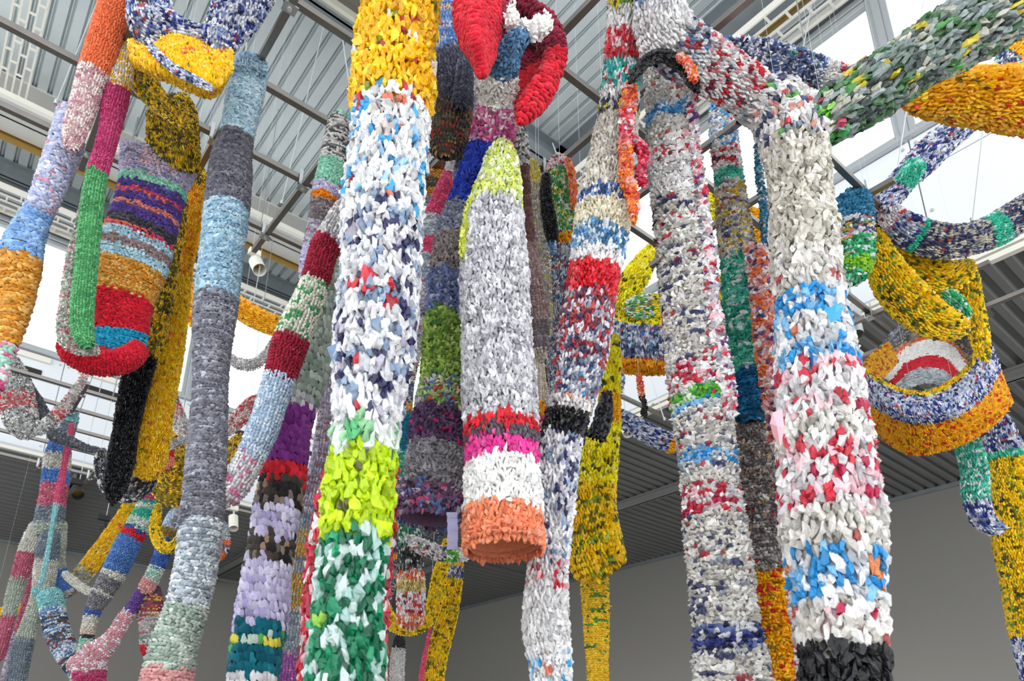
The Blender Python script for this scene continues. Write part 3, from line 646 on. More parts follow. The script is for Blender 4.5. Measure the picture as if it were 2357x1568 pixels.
 ('petrol', 'petrol blue film', 'p', '0c6ea4:5 0a5c8c:4 2a8abc:2'),
 ('browhea', 'brown grey speckled film', 'p', '8c8484:4 b4aeac:2.6 6a6264:2.6 d8d4d2:1.2 b02c40:.35 a0856c:1'),
 ('yelheat', 'white, yellow and navy heather film', 'p', 'd6d2c8:4 d8b83a:1.5 5c628e:1.3 a8a4a0:2.4 c06048:.4'),
 ('pinkorange', 'pink, orange and white film', 'p', 'eab4b4:3.6 f07c30:3 f4eceb:3 6c4c8c:1 d86a6a:1.6 3c3c74:.5'),
 ('pinkwhitefilm', 'white and rose film', 'p', 'ecebec:5 d83c54:1.4 e8b8c0:2 a8a8b4:1.2 6c3c84:.4'),
 ('tealchain', 'teal blue film chain', 'p', '2c7c94:5 3c6cb0:2 54a0b4:2 d8dce0:1'),
 ('greyred', 'grey, white and red speckled', 'f', 'c2c0bc:4 8a8c90:3 e2dfda:3 c4404c:.8'),
 ('redheat', 'red and oatmeal speckled', 'f', 'c83c4c:3.6 e2d6d0:4 a8a4a2:2'),
 ('darkheat', 'charcoal speckled', 'f', '4c5058:5 6a6e76:3 8c9098:1'),
 ('aqua', 'pale aqua', 'f', '88c8cc:5 a4d8da:3 70b4ba:1.5'),
 ('blue', 'cornflower blue', 'f', '5a88c8:5 4c7abc:3 6e9ad4:1'),
 ('white2', 'oatmeal white', 'f', 'd2d0c8:5 bebcb2:3 e2e0da:2'),
 ('dustyrose', 'dusty rose', 'f', 'c86c84:5 b85c76:3 d8889c:1.5'),
 ('bluegr', 'blue grey', 'f', '7f8c98:5 6c7884:3 959fa8:1.5'),
 ('sagewhite', 'pale sage', 'f', 'b6beb2:5 a2aca0:3 cacfc4:2'),
 ('navybrown', 'navy, brown and white heather', 'f', '3c4658:3 8a9cae:2 dfe3e6:2.4 7a5c40:1 a03c50:.8 2a6a9c:1.4'),
 ('bluewh', 'white and blue heather', 'f', 'dfe4ea:5 7ca0c8:2 4a78b0:1'),
 ('turq', 'turquoise', 'f', '3cb8a0:5 2ca48c:3 5ccab4:1'),
 ('mintw', 'mint and cream', 'f', 'd8dcd2:5 7cc4b0:2.4 b8c4bc:2'),
 ('denim', 'denim blue', 'f', '3c62ae:5 30529c:3 4c74c0:1'),
 ('greyh', 'grey wool', 'f', '84848a:5 6e6e76:3 a09ea2:1.5'),
 ('cream', 'cream', 'f', 'd8ccbc:5 c8b4a4:3 e6ded4:2'),
 ('olive', 'olive gold', 'f', '9a8240:5 866e34:3 b09650:1'),
 ('pinkw', 'rose pink and white', 'f', 'd89ca4:4 e4e0e8:3.4 c8848e:2'),
 ('redmul', 'red and yellow confetti', 'f', 'a83444:4 d8b84c:2 6a3a4c:2 d8d0cc:1.2 3c6a9a:.8'),
 ('purpleb', 'purple', 'f', '6a4898:5 5a3a84:2'),
 ('mauve', 'dark mauve', 'f', '6c5468:5 58445a:2'),
 ('greymul', 'grey confetti', 'f', 'b8b6b4:4 8c8c92:2 d4d0ce:2 4c9a84:.8 c05468:.8'),
 ('whiteshag', 'matte white', 'f', 'dcdcde:5 cfcfd2:3 eaeaec:2'),
 ('blkband', 'charcoal', 'f', '3c3e48:5 2c2e36:3'),
 ('greenbw', 'green and white film', 'p', '2a8c64:4 dce4e0:3.5 1c6448:2 5c6a66:1.5'),
 ('blackwhite', 'black and silver film', 'p', '2c2e30:4 8c8e90:2 d4d4d2:2.6 484a4c:2'),
 ('orangewhite', 'orange, rose and white film', 'p', 'e4743c:3 e8dcd4:4 d8604c:1.6 e4a890:2'),
 ('tan', 'khaki yellow film', 'p', 'd0bc78:5 bca45c:3 e0d09c:2'),
 ('navyteal', 'blue teal', 'f', '1e7494:5 2c88a4:3'),
 ('eyegrey', 'slate grey and brown film', 'p', '70747e:4 54565e:3 9a9ca4:2 6c5c44:1'),
 ('eyetan', 'tan cord', 'f', 'b49c80:4 4c4a48:1.6 8a7a68:2'),
 ('eyeorange', 'orange cord', 'f', 'e0683c:5 c8b49c:2'),
]: pal(k, d_, m_, s_)
# ================================================================== the knitted pieces
GRP = 'knitted tubes hung from the grid'
def T(label, pts, bands, st=10, pat='g', h=3., cat='knitted tube', name='knitted_tube', group=GRP, **k):
    if len(bands) == 1:
        o = tube(None, pts, bands, st, pat, h, name=name, **k)[0]
        if h >= 3.4: hang(o, at(*pts[0][:2], h)[0], label)
        return tag(o, label, cat, group)
    q = pts[0]; r = empty(name, at(q[0], q[1], q[3] if len(q) > 3 else h)[0], label, cat, group)
    if h >= 3.4: hang(r, at(*q[:2], h)[0], label)
    tube(r, pts, bands, st, pat, h, **k); return r
# ---------------- far left, upper
T('bright orange knitted tube fading to oatmeal pink, top left corner', [(272, -30, 70), (262, 20, 72), (238, 100, 68), (210, 180, 62), (193, 240, 60), (172, 300, 50), (165, 345, 30)], [('orange', 160), ('pinkoat', None)], 9, 'v', 2.72, flat=.6)
T('lavender, sky blue and mustard knitted tube at the left edge', [(145, 248, 40), (160, 275, 58), (152, 330, 70), (126, 400, 68), (106, 450, 64), (82, 500, 62), (55, 560, 80), (44, 620, 88), (34, 700, 74), (18, 780, 50), (2, 840, 38), (-10, 900, 30)], [('lavheat', 492), ('sky', 600), ('mustard', 792), ('pinkgreen', None)], 15, 'g', 2.85)
T('white, magenta and leaf green ribbed tube left of the striped sack', [(300, 30, 24), (292, 100, 40), (277, 180, 50), (263, 240, 56), (252, 300, 46), (236, 360, 42), (224, 400, 42), (215, 450, 46), (207, 520, 50), (198, 620, 46), (190, 700, 48), (190, 760, 48), (202, 800, 36)], [('greyheat', 100), ('whiteyel', 205), ('magenta', 397), ('green', None)], 9, 'v', 2.8, flat=.7)
T('narrow sage and rose heather strip behind the leaf green tube', [(200, 440, 16), (186, 520, 22), (168, 600, 28), (158, 680, 32), (150, 750, 34), (160, 790, 34), (195, 802, 30), (226, 806, 22)], [('rosegreen', None)], 10, 's', 2.87, flat=.6)
r = piece('knitted_sack', 'wide striped knitted sack with folded red and turquoise bottom', 365, 375, 3.2, 'knitted sack')
tube(r, [(366, 370, 168), (358, 400, 162), (348, 450, 150), (336, 500, 146), (320, 550, 150), (305, 600, 156), (291, 650, 150), (278, 700, 142), (274, 750, 130), (272, 790, 118), (262, 825, 90), (250, 842, 50)],
     [('lavknit', 424), ('mint', 441), ('purple', 458), ('coral', 468), ('purple', 489), ('peach', 498), ('purple', 521), ('black', 541), ('coral', 552), ('ltblue', 570), ('taupe', 590), ('ltblue', 614), ('mustard', 684), ('red', 766), ('cyan', 812), ('red', None)], 9.5, 'g', 3.2, flat=.42, rag=.02, open_start=True)
tube(r, [(140, 782, 26, 3.0), (162, 812, 52, 3.0), (205, 832, 58, 3.02), (258, 836, 58, 3.05), (300, 822, 56, 3.1), (326, 795, 44, 3.15)], [('red', None)], 10, 'g', 3.1, name='folded_bottom', flat=.6)
# blue and yellow swag, top
r = piece('knitted_swag', 'draped blue, white and golden swag hanging in the top left', 420, 60, 2.55, 'knitted swag')
tube(r, [(335, -50, 80), (345, 10, 96), (352, 55, 104), (388, 76, 92), (440, 88, 66), (490, 95, 50)], [('navywhite', None)], 13, 'p', 2.62, flat=.5)
tube(r, [(570, -60, 150), (552, 0, 128), (535, 40, 106), (515, 75, 84), (505, 115, 76)], [('navywhite', None)], 13, 'p', 2.6, flat=.5)
sheet(r, [[(296, 92, 2.62), (345, 108, 2.6), (395, 74, 2.62), (440, 84, 2.62), (490, 112, 2.6), (536, 116, 2.62)], [(298, 112, 2.54), (346, 130, 2.5), (398, 120, 2.48), (444, 130, 2.48), (496, 150, 2.5), (536, 134, 2.56)], [(304, 136, 2.54), (350, 156, 2.48), (402, 168, 2.46), (448, 182, 2.46), (498, 190, 2.48), (530, 158, 2.56)], [(312, 150, 2.6), (352, 172, 2.58), (402, 192, 2.56), (446, 212, 2.56), (490, 222, 2.58), (520, 180, 2.62)]], [('yellow', 1.01)], 17, 'p', name='yellow_fold')
tube(r, [(338, 98, 12, 2.5), (365, 128, 16, 2.46), (400, 158, 17, 2.42), (440, 180, 17, 2.42), (485, 202, 15, 2.43)], [('navywhite', None)], 13, 'p', name='seam', flat=.6)
r = piece('knitted_strap', 'twisted yellow and black strap above the striped sack', 330, 170, 3.0, 'knitted strap')
tube(r, [(322, 150, 50, 2.9), (335, 195, 62, 2.9), (365, 232, 50, 2.9), (405, 262, 44, 2.88), (445, 285, 26, 2.86)], [('yelblk', None)], 9, 'p', flat=.4)
tube(r, [(385, 225, 90, 3.15), (396, 260, 116, 3.15), (398, 310, 118, 3.15), (399, 350, 116, 3.15), (404, 392, 108, 3.2)], [('yelblk', None)], 9, 'p', flat=.2, open_start=True, open_end=True)
T('long golden film tube with pink flecks behind the striped sack', [(462, 385, 26), (452, 430, 44), (440, 490, 52), (428, 550, 58), (412, 600, 62), (399, 700, 72), (384, 800, 74), (366, 900, 80), (352, 980, 84), (342, 1050, 80), (334, 1100, 56)], [('yelblk', 430), ('gold', 640), ('yellow', None)], 9, 'p', 3.75, flat=.6)
T('olive and black strip turning into a shiny black film tube', [(424, 455, 20), (406, 560, 28), (385, 660, 34), (362, 760, 40), (340, 815, 50), (318, 860, 62), (303, 920, 56), (290, 990, 54), (278, 1060, 62), (265, 1120, 52), (258, 1160, 14)], [('yelblk', 822), ('bwfilm', None)], 10, 'p', 3.62, flat=.6)
T('black and silver film pouch behind the shiny black tube', [(232, 1035, 14), (236, 1070, 36), (258, 1112, 60), (298, 1122, 76), (330, 1096, 66), (345, 1078, 30)], [('bwheat', None)], 9, 'p', 3.95, flat=.5, name='knitted_pouch', cat='knitted pouch')
T('golden yellow arc sagging between the blue column and the red banded tube', [(425, 610, 20), (433, 690, 34), (452, 742, 32), (470, 720, 24), (515, 672, 34), (548, 706, 46), (590, 732, 48), (640, 752, 46), (690, 760, 40)], [('gold', None)], 9, 'p', 5.0, flat=.6)
T('thin pinkish grey film loop under the golden arc', [(520, 815, 14), (545, 835, 24), (580, 840, 24), (608, 822, 22), (632, 786, 20), (648, 760, 14)], [('greywhite', None)], 8, 's', 5.1, flat=.6)
# light blue / grey column
r = piece('knitted_tube', 'long ice blue and dark grey column ending in shaggy sage', 578, 140, 2.92, 'knitted tube')
tube(r, [(585, 128, 30), (578, 150, 70), (568, 200, 80), (556, 260, 76), (548, 300, 76), (534, 360, 90), (530, 400, 96), (520, 500, 98), (508, 600, 100), (497, 700, 95), (488, 800, 84), (484, 900, 80), (478, 1000, 84), (472, 1100, 90), (464, 1200, 102), (452, 1300, 96), (430, 1400, 92), (400, 1490, 106), (384, 1568, 122)],
     [('iceblue', 316), ('dgrey', 482), ('steel', 688), ('dgrey2', 1203), ('silver', 1395), ('sage', 1545), ('pinkrose', None)], 11, 'g', 2.95, rag=.04, lift=.012)
tube(r, [(545, 150, 22, 2.9), (556, 168, 34, 2.88), (572, 150, 46, 2.88), (594, 150, 40, 2.88), (606, 172, 24, 2.9)], [('iceblue', None)], 11, 's', name='folded_top')
tube(r, [(400, 1215, 20, 2.9), (418, 1190, 34, 2.88), (440, 1180, 40, 2.88)], [('dgrey2', None)], 11, 's', name='loose_flap', flat=.4)
# red banded tube
r = piece('knitted_tube', 'silver tube with two deep red bands forking into the grey column', 790, 470, 3.0)
tube(r, [(795, 462, 30), (783, 500, 52), (765, 540, 62), (744, 580, 64), (728, 640, 66), (712, 690, 74), (694, 730, 78), (668, 790, 78), (650, 850, 74), (634, 900, 72), (608, 980, 70), (578, 1050, 64), (545, 1115, 58), (520, 1160, 40)],
     [('greywhite', 552), ('darkred', 648), ('whitegreen', 778), ('darkred', 868), ('paleblue', 1050), ('whitepink', None)], 12, 'v', 3.0, flat=.75)
T('mint, lilac and brown knitted tube in front of the roof grid', [(793, 262, 40), (782, 290, 58), (772, 350, 62), (760, 410, 64), (746, 460, 62), (736, 510, 54), (722, 560, 44), (708, 610, 36), (700, 650, 20)],
  [('mint', 276), ('bwgrey', 376), ('mint', 430), ('lilac', 452), ('torange', 467), ('browngrey', 515), ('lilacgrey', 570), ('lilac', None)], 9, 'g', 3.15, flat=.7)
T('sage topped column with purple, poppy red, lavender and teal bands', [(778, 540, 40), (765, 620, 52), (754, 700, 62), (735, 780, 68), (718, 840, 76), (702, 900, 78), (688, 935, 84), (668, 990, 92), (659, 1050, 98), (652, 1100, 98), (642, 1150, 100), (632, 1210, 102), (622, 1270, 106), (610, 1350, 112), (603, 1420, 116), (592, 1480, 112), (584, 1540, 112), (578, 1600, 115)],
  [('sage', 915), ('whitep', 936), ('plum', 1064), ('redp', 1112), ('blackprint', 1172), ('lilacpuff', 1238), ('blackprint', 1294), ('lilacpuff', 1438), ('teal', 1466), ('greenmulti', 1486), ('teal', 1552), ('whitep', None)], 18, 'r', 3.3, rag=.02)
T('blue grey tube with ochre flecked bands behind the lavender column', [(757, 860, 26), (748, 950, 32), (738, 1050, 38), (722, 1120, 46), (708, 1200, 52), (697, 1280, 56), (687, 1350, 58), (678, 1430, 60), (668, 1500, 62), (658, 1600, 60)],
  [('yarnmulti', 1185), ('bluegrey', 1222), ('yelgrey', 1285), ('bluegrey', 1322), ('yelgrey', 1405), ('bluegrey', 1500), ('violetmix', None)], 9, 'v', 3.85, flat=.6)
T('thin rose and cobalt blue strip left of the big green column', [(764, 830, 12), (756, 920, 16), (751, 1000, 22), (744, 1060, 28), (736, 1120, 26), (731, 1145, 16)], [('yarnmulti', 960), ('rose', 1040), ('royal', None)], 8, 'g', 4.4, flat=.5)
T('yellow and navy film strip seen behind the blue grey tube', [(738, 1130, 14), (732, 1180, 20), (726, 1250, 20), (718, 1330, 22), (712, 1410, 26), (704, 1440, 18)], [('gold', 1200), ('navyheat', 1250), ('yeldense', None)], 8, 'p', 5.2, flat=.5)
# big yellow / white / green column
BIG = T('largest column in yellow, white, acid lime and bottle green film', [(926, -60, 165, 2.52), (925, 0, 168, 2.52), (910, 90, 182, 2.52), (906, 180, 186, 2.52), (900, 250, 176, 2.5), (898, 300, 176, 2.5), (888, 400, 174, 2.48), (878, 500, 176, 2.46), (877, 600, 182, 2.45), (870, 700, 182, 2.43), (860, 800, 176, 2.41), (850, 900, 160, 2.4), (842, 1000, 150, 2.38), (830, 1100, 146, 2.37), (820, 1200, 150, 2.36), (808, 1300, 150, 2.35), (800, 1400, 154, 2.34), (796, 1500, 164, 2.33), (790, 1600, 172, 2.32)],
  [('yelred', 262), ('bluewhite', 505), ('navygrey', 985), ('ltgreen', 1052), ('lime', 1240), ('dkgreen', None)], 36, 'p', 2.4, rag=.07, flat=.9)
flap(BIG, '5f7fa4', [(752, 800, 2.36), (775, 790, 2.34), (800, 812, 2.34), (785, 828, 2.34), (768, 840, 2.35)], lab='slate blue film scrap')
flap(BIG, 'f0bc20', [(808, 92, 2.44), (832, 78, 2.4), (850, 92, 2.4), (838, 104, 2.4), (815, 104, 2.42)])
flap(BIG, 'f4c828', [(892, 70, 2.36), (915, 60, 2.35), (920, 82, 2.34), (905, 95, 2.34)])
flap(BIG, 'bede18', [(862, 1195, 2.27), (905, 1205, 2.28), (896, 1228, 2.27), (872, 1240, 2.26)], lab='acid lime film scrap')
flap(BIG, 'f08a40', [(938, 252, 2.4), (955, 245, 2.4), (958, 268, 2.4), (944, 282, 2.4)])
T('crimson and white film tube behind the bottle green column', [(846, 960, 110), (836, 1060, 158), (822, 1150, 176), (808, 1260, 182), (800, 1350, 186), (794, 1450, 196), (788, 1600, 204)], [('crimson', None)], 34, 'p', 2.66, rag=.08, flat=.5)
# ---------------- centre
r = piece('knitted_pouch', 'denim blue tube opening into a charcoal and brown pouch', 1040, 40, 3.0, 'knitted pouch')
tube(r, [(1056, -50, 70), (1046, 0, 72), (1036, 60, 64), (1034, 110, 76), (1042, 160, 92), (1044, 220, 92), (1034, 280, 104), (1028, 330, 96), (1026, 362, 50)], [('denimheat', 128), ('charcoal', 252), ('brownmulti', None)], 11, 'v', 3.0, flat=.7)
tube(r, [(1066, 120, 20, 2.95), (1068, 160, 36, 2.92), (1062, 210, 38, 2.9), (1056, 250, 36, 2.9)], [('charcoal', None)], 12, 'v', name='folded_edge')
T('lilac grey strip right of the charcoal pouch', [(1085, 130, 24), (1092, 180, 30), (1086, 250, 32), (1076, 320, 34), (1066, 380, 40), (1058, 420, 36)], [('greyred', 220), ('lilacgrey', 360), ('denimheat', None)], 10, 'v', 3.1, flat=.5)
T('brown and mustard pouch low behind the brown pouch', [(1015, 362, 30), (1008, 400, 62), (998, 450, 62), (984, 500, 50), (978, 550, 34)], [('brownmulti', 400), ('mustard', 420), ('brownmulti', 445), ('mustard', 462), ('lilacgrey', None)], 8, 'g', 3.6, flat=.6)
T('strawberry pink and pale grey banded tube behind the cobalt tube', [(1046, 355, 26), (1038, 400, 36), (1018, 450, 42), (1000, 500, 44), (990, 550, 46), (984, 600, 48), (980, 660, 46), (978, 720, 40)], [('greywhite', 398), ('pinkred', 500), ('silver', 548), ('pinkred', 590), ('silver', 640), ('lilacgrey', None)], 9, 'g', 3.4, flat=.6)
T('mixed white film scrap tube between the two big central columns', [(975, 640, 18), (972, 700, 36), (965, 760, 36), (952, 820, 30), (942, 880, 20)], [('whitemul', None)], 8, 's', 3.9, flat=.6)
T('petrol and turquoise tube between the lime column and the plum bell', [(946, 870, 16), (936, 930, 28), (930, 980, 34), (926, 1040, 34), (918, 1090, 30), (912, 1140, 22)], [('navyheat', 930), ('mustard', 948), ('navyteal', 1040), ('tealwhite', 1100), ('navyheat', None)], 8, 'g', 4.2, flat=.6)
r = piece('knitted_tube', 'central tube of steel blue, white, pink, cobalt and moss ending in a plum bell', 1190, 80, 2.85)
tube(r, [(1212, 78, 34, 2.4), (1192, 92, 46, 2.42), (1172, 118, 52, 2.46), (1160, 150, 66, 2.52), (1152, 185, 80, 2.6), (1146, 230, 88, 2.7), (1138, 290, 96, 2.8), (1130, 340, 96), (1112, 380, 88), (1092, 420, 82), (1068, 465, 70), (1050, 500, 64), (1040, 540, 64), (1030, 590, 66), (1022, 650, 70), (1021, 700, 76), (1017, 780, 86), (1017, 850, 92), (1018, 900, 102), (1010, 960, 120), (1004, 1030, 130), (998, 1100, 140), (990, 1160, 148), (986, 1196, 146)],
     [('steelblue', 166), ('white', 243), ('pinkwhite', 342), ('cobalt', 478), ('steelgrey', 548), ('stone', 628), ('slate', 726), ('moss', 882), ('mossmulti', 948), ('plumdark', 1028), ('greyp', 1122), ('plummulti', None)], 16, 's', 2.9, rag=.05, lift=.015, open_end=True)
ribbon(r, 'b4b4dc', [(1040, 1180, 2.78), (1042, 1215, 2.77), (1041, 1265, 2.77)], 24)
r = piece('knitted_tube', 'lime to silver grey tube with open white and orange end', 1150, 380, 2.65)
tube(r, [(1160, 335, 40, 2.75), (1154, 370, 70, 2.72), (1150, 420, 96, 2.7), (1143, 480, 122), (1138, 540, 136), (1137, 600, 146), (1139, 680, 156), (1143, 780, 162), (1147, 860, 166), (1151, 940, 166), (1153, 1000, 162), (1155, 1060, 168), (1157, 1120, 178), (1157, 1180, 184), (1158, 1230, 186), (1160, 1262, 184)],
     [('limewhite', 492), ('silverp', 980), ('redp', 1004), ('dkgreyp', 1030), ('fuchsia', 1070), ('white', 1180), ('salmon', None)], 21, 'p', 2.62, rag=.04, lift=.02, flat=1., open_end=True)
tube(r, [(1108, 420, 26, 2.64), (1092, 470, 32, 2.6), (1078, 530, 30, 2.57), (1068, 590, 22, 2.56)], [('limew2', None)], 17, 'p', name='lime_edge', flat=.6)
tube(r, [(1154, 1192, 188, 2.60), (1156, 1222, 190, 2.6), (1158, 1248, 190, 2.6)], [('salmon', None)], 20, 's', name='rolled_rim', flat=1., open_end=True)
# red and maroon hood
r = piece('knitted_hood', 'red and maroon knitted hood folded open at the top centre', 1150, 0, 2.75, 'knitted hood')
sheet(r, [[(1058, -60, 2.45), (1095, -70, 2.38), (1140, -70, 2.40), (1185, -60, 2.50)], [(1048, 30, 2.42), (1085, 20, 2.30), (1125, 20, 2.34), (1170, 20, 2.48)], [(1060, 90, 2.42), (1090, 90, 2.30), (1122, 80, 2.35), (1150, 80, 2.46)], [(1086, 135, 2.42), (1103, 140, 2.36), (1118, 130, 2.38), (1136, 125, 2.44)], [(1104, 172, 2.42), (1108, 176, 2.40), (1112, 172, 2.40), (1118, 165, 2.42)]], [('red', 1.01)], 21, 'g', name='red_lobe')
sheet(r, [[(1130, -60, 2.42), (1138, 0, 2.40), (1142, 60, 2.42), (1135, 110, 2.45)], [(1152, -60, 2.44), (1158, 0, 2.42), (1158, 50, 2.44), (1150, 100, 2.48)], [(1180, -60, 2.50), (1182, 0, 2.48), (1178, 50, 2.50), (1165, 95, 2.52)]], [('maroon', 1.01)], 21, 'g', name='maroon_fold')
tube(r, [(1185, -20, 30, 2.55), (1215, 22, 44, 2.55), (1250, 52, 52, 2.55), (1273, 88, 50, 2.55), (1278, 130, 48, 2.55), (1264, 172, 52, 2.54), (1246, 208, 56, 2.54), (1224, 240, 54, 2.54), (1206, 266, 34, 2.54), (1197, 280, 12, 2.54)], [('maroon', .50), ('red', None)], 21, 'g', name='outer_fold', flat=.7)
sheet(r, [[(1180, 95, 2.70), (1215, 70, 2.75), (1265, 80, 2.70)], [(1185, 150, 2.75), (1225, 130, 2.80), (1262, 130, 2.72)], [(1190, 215, 2.70), (1215, 190, 2.75), (1245, 175, 2.70)], [(1195, 270, 2.60), (1210, 245, 2.65), (1228, 225, 2.62)]], [('maroon', .45), ('red', 1.01)], 21, 'g', name='inner_lining')
tube(r, [(1172, -5, 24, 2.48), (1170, 35, 32, 2.44), (1182, 58, 34, 2.42), (1210, 68, 34, 2.40), (1236, 70, 40, 2.40), (1252, 50, 40, 2.42), (1262, 66, 26, 2.44)], [('white', None)], 17, 's', name='white_ruffle', flat=.6)
T('chocolate and taupe tube along the right side of the silver column', [(1196, 290, 26), (1200, 340, 36), (1200, 400, 36), (1205, 470, 34), (1212, 540, 38), (1222, 620, 44), (1232, 690, 50), (1240, 750, 46), (1244, 800, 34), (1246, 832, 18)], [('bwgrey', 385), ('brown', 560), ('taupe', 740), ('browngrey', 805), ('cream', None)], 11, 'v', 3.1, flat=.6)
T('yellow and grey heather tube behind the chocolate tube', [(1218, 368, 26), (1226, 400, 36), (1230, 470, 50), (1238, 550, 48), (1246, 630, 44), (1252, 710, 40), (1254, 780, 26)], [('yelcream', 430), ('heatyel', None)], 8, 'v', 3.3, flat=.6)
r = piece('knitted_tube', 'small white tube with green front hung beside an orange strip', 1288, 365, 3.3)
tube(r, [(1284, 358, 30), (1286, 385, 60), (1290, 430, 64), (1294, 500, 62), (1298, 560, 58), (1298, 640, 58), (1294, 720, 60), (1290, 800, 58), (1288, 880, 52)], [('redwhite', 402), ('greenwhite', 545), ('goldred', 570), ('bluemix', None)], 9, 'p', 3.35, flat=.7)
tube(r, [(1258, 400, 18, 3.28), (1256, 450, 26, 3.27), (1262, 500, 34, 3.27), (1268, 545, 32, 3.28), (1266, 590, 16, 3.3)], [('blackp', 560), ('bluetop', None)], 9, 'p', name='black_fold', flat=.6)
tube(r, [(1305, 365, 12, 3.25), (1315, 400, 18, 3.24), (1320, 450, 16, 3.24), (1322, 480, 12, 3.25)], [('orangechain', None)], 9, 'p', name='orange_strip', flat=.6)
T('black and ivory speckled tube behind the maroon film column', [(1238, 820, 20), (1252, 860, 46), (1262, 900, 50), (1258, 940, 34), (1250, 960, 16)], [('blackwhite', None)], 8, 'p', 4.6, flat=.6)
T('beige cord loop hanging right of the silver column', [(1238, 812, 16), (1240, 850, 26), (1246, 900, 30), (1260, 925, 26)], [('cream', None)], 8, 'v', 4.3, flat=.6)
T('yellow, red and purple scrap tube right of the silver column end', [(1246, 925, 16), (1244, 955, 44), (1244, 1000, 52), (1240, 1040, 36)], [('goldred', 960), ('redchain', 985), ('yarnmulti', None)], 9, 's', 4.2, flat=.6)
# central right tall tubes
r = piece('knitted_tube', 'tall tube with cream, bright red, maroon, black and navy film bands', 1435, 0, 2.78)
tube(r, [(1437, -60, 76, 2.45), (1437, 0, 74, 2.5), (1434, 80, 76, 2.58), (1430, 160, 78, 2.68), (1426, 230, 84, 2.75), (1418, 300, 96), (1404, 380, 108), (1392, 450, 118), (1385, 520, 122), (1376, 580, 122), (1366, 640, 118), (1357, 700, 114), (1342, 790, 116), (1324, 880, 110), (1308, 950, 102), (1296, 1000, 96), (1286, 1060, 88), (1282, 1130, 82), (1277, 1200, 78), (1265, 1280, 88), (1258, 1360, 98), (1256, 1440, 102), (1266, 1520, 92), (1272, 1600, 86)],
     [('yellowgreen0', 30), ('whitefilm', 70), ('redtop', 138), ('tealfilm', 204), ('whitefilm', 235), ('darkyel', 272), ('creamfilm', 456), ('navyband', 484), ('creamyel', 538), ('bluetop', 590), ('whitefilm', 622), ('redfilm', 690), ('redmix', 850), ('bluemix', 925), ('peachfilm', 953), ('blackp', 1008), ('navygrey', 1290), ('redwhite', 1360), ('whitefilm', 1495), ('bluewhite', None)], 18, 'p', 2.8, rag=.04)
tube(r, [(1398, 905, 18, 2.8), (1392, 940, 36, 2.78), (1384, 980, 42, 2.78), (1372, 1006, 40, 2.78)], [('blackp', None)], 15, 'p', name='black_flap', flat=.5, open_start=True, open_end=True)
r = piece('knitted_chain', 'thin orange and coral film chain with a crimson side branch', 1452, 190, 2.68, 'knitted chain')
tube(r, [(1456, 190, 20), (1448, 220, 32), (1444, 270, 30), (1440, 320, 26), (1440, 370, 26), (1440, 410, 28), (1452, 440, 26), (1458, 470, 22), (1458, 506, 12)], [('orangechain', 260), ('redtop', 330), ('orangechain', None)], 16, 's', 2.66, rag=.1, name='chain_strand')
tube(r, [(1450, 318, 16), (1470, 335, 22), (1482, 355, 22), (1478, 385, 18), (1474, 405, 20), (1482, 428, 14)], [('redchain', None)], 14, 's', 2.66, rag=.1, name='side_branch')
T('broad off white ruffled column right of the orange chain', [(1538, 130, 90), (1540, 170, 112), (1542, 220, 110), (1545, 290, 110), (1550, 370, 112), (1558, 440, 116), (1566, 510, 120), (1578, 600, 122), (1586, 700, 122), (1594, 790, 124), (1606, 880, 128), (1618, 960, 128), (1628, 1050, 128), (1638, 1140, 130), (1646, 1220, 134), (1656, 1300, 138), (1664, 1380, 144), (1674, 1460, 152), (1682, 1520, 164), (1690, 1600, 176)],
  [('greyfilm', 268), ('skywhite', 300), ('greyfilm', 345), ('redwhite', 392), ('whitefilm', 470), ('ruffle', 850), ('redpink', 908), ('limegreen', 940), ('skywhite', 964), ('ruffle', 1046), ('skywhite', 1082), ('ruffle', 1130), ('redpink', 1190), ('ruffle', 1440), ('navyruf', 1500), ('ruffle', None)], 16, 'h', 2.95, rag=.08)
T('twisted crimson edged film strip along the ruffled column', [(1592, 200, 14), (1596, 280, 14), (1602, 360, 16), (1615, 430, 18), (1624, 520, 18), (1632, 600, 22), (1640, 680, 24), (1650, 760, 30), (1664, 840, 34), (1676, 900, 30), (1680, 960, 22)], [('pinkwhitefilm', None)], 18, 's', 2.83, rag=.1, flat=.6)
# white drape over the grid
r = piece('knitted_drape', 'white film drape spreading from the top over a black arch', 1510, 0, 2.6, 'knitted drape')
tube(r, [(1516, -60, 100, 2.36), (1516, 0, 112, 2.4), (1522, 50, 126, 2.45), (1545, 95, 124, 2.5), (1590, 125, 118, 2.56), (1645, 160, 112, 2.64), (1700, 195, 112, 2.72), (1755, 225, 100, 2.8)], [('navygrey', .16), ('whitefilm', .34), ('bluemix', .5), ('redwhite', None)], 17, 'p', rag=.05, flat=.6)
tube(r, [(1452, 188, 14), (1466, 165, 20), (1490, 140, 24), (1520, 128, 26), (1552, 138, 24), (1578, 160, 26), (1594, 185, 26), (1606, 208, 14)], [('blackp', None)], 15, 'p', 2.5, rag=.05, name='black_arch_trim')
tube(r, [(1562, 130, 14), (1585, 150, 16), (1600, 185, 16)], [('orangechain', None)], 14, 's', 2.46, name='orange_trim')
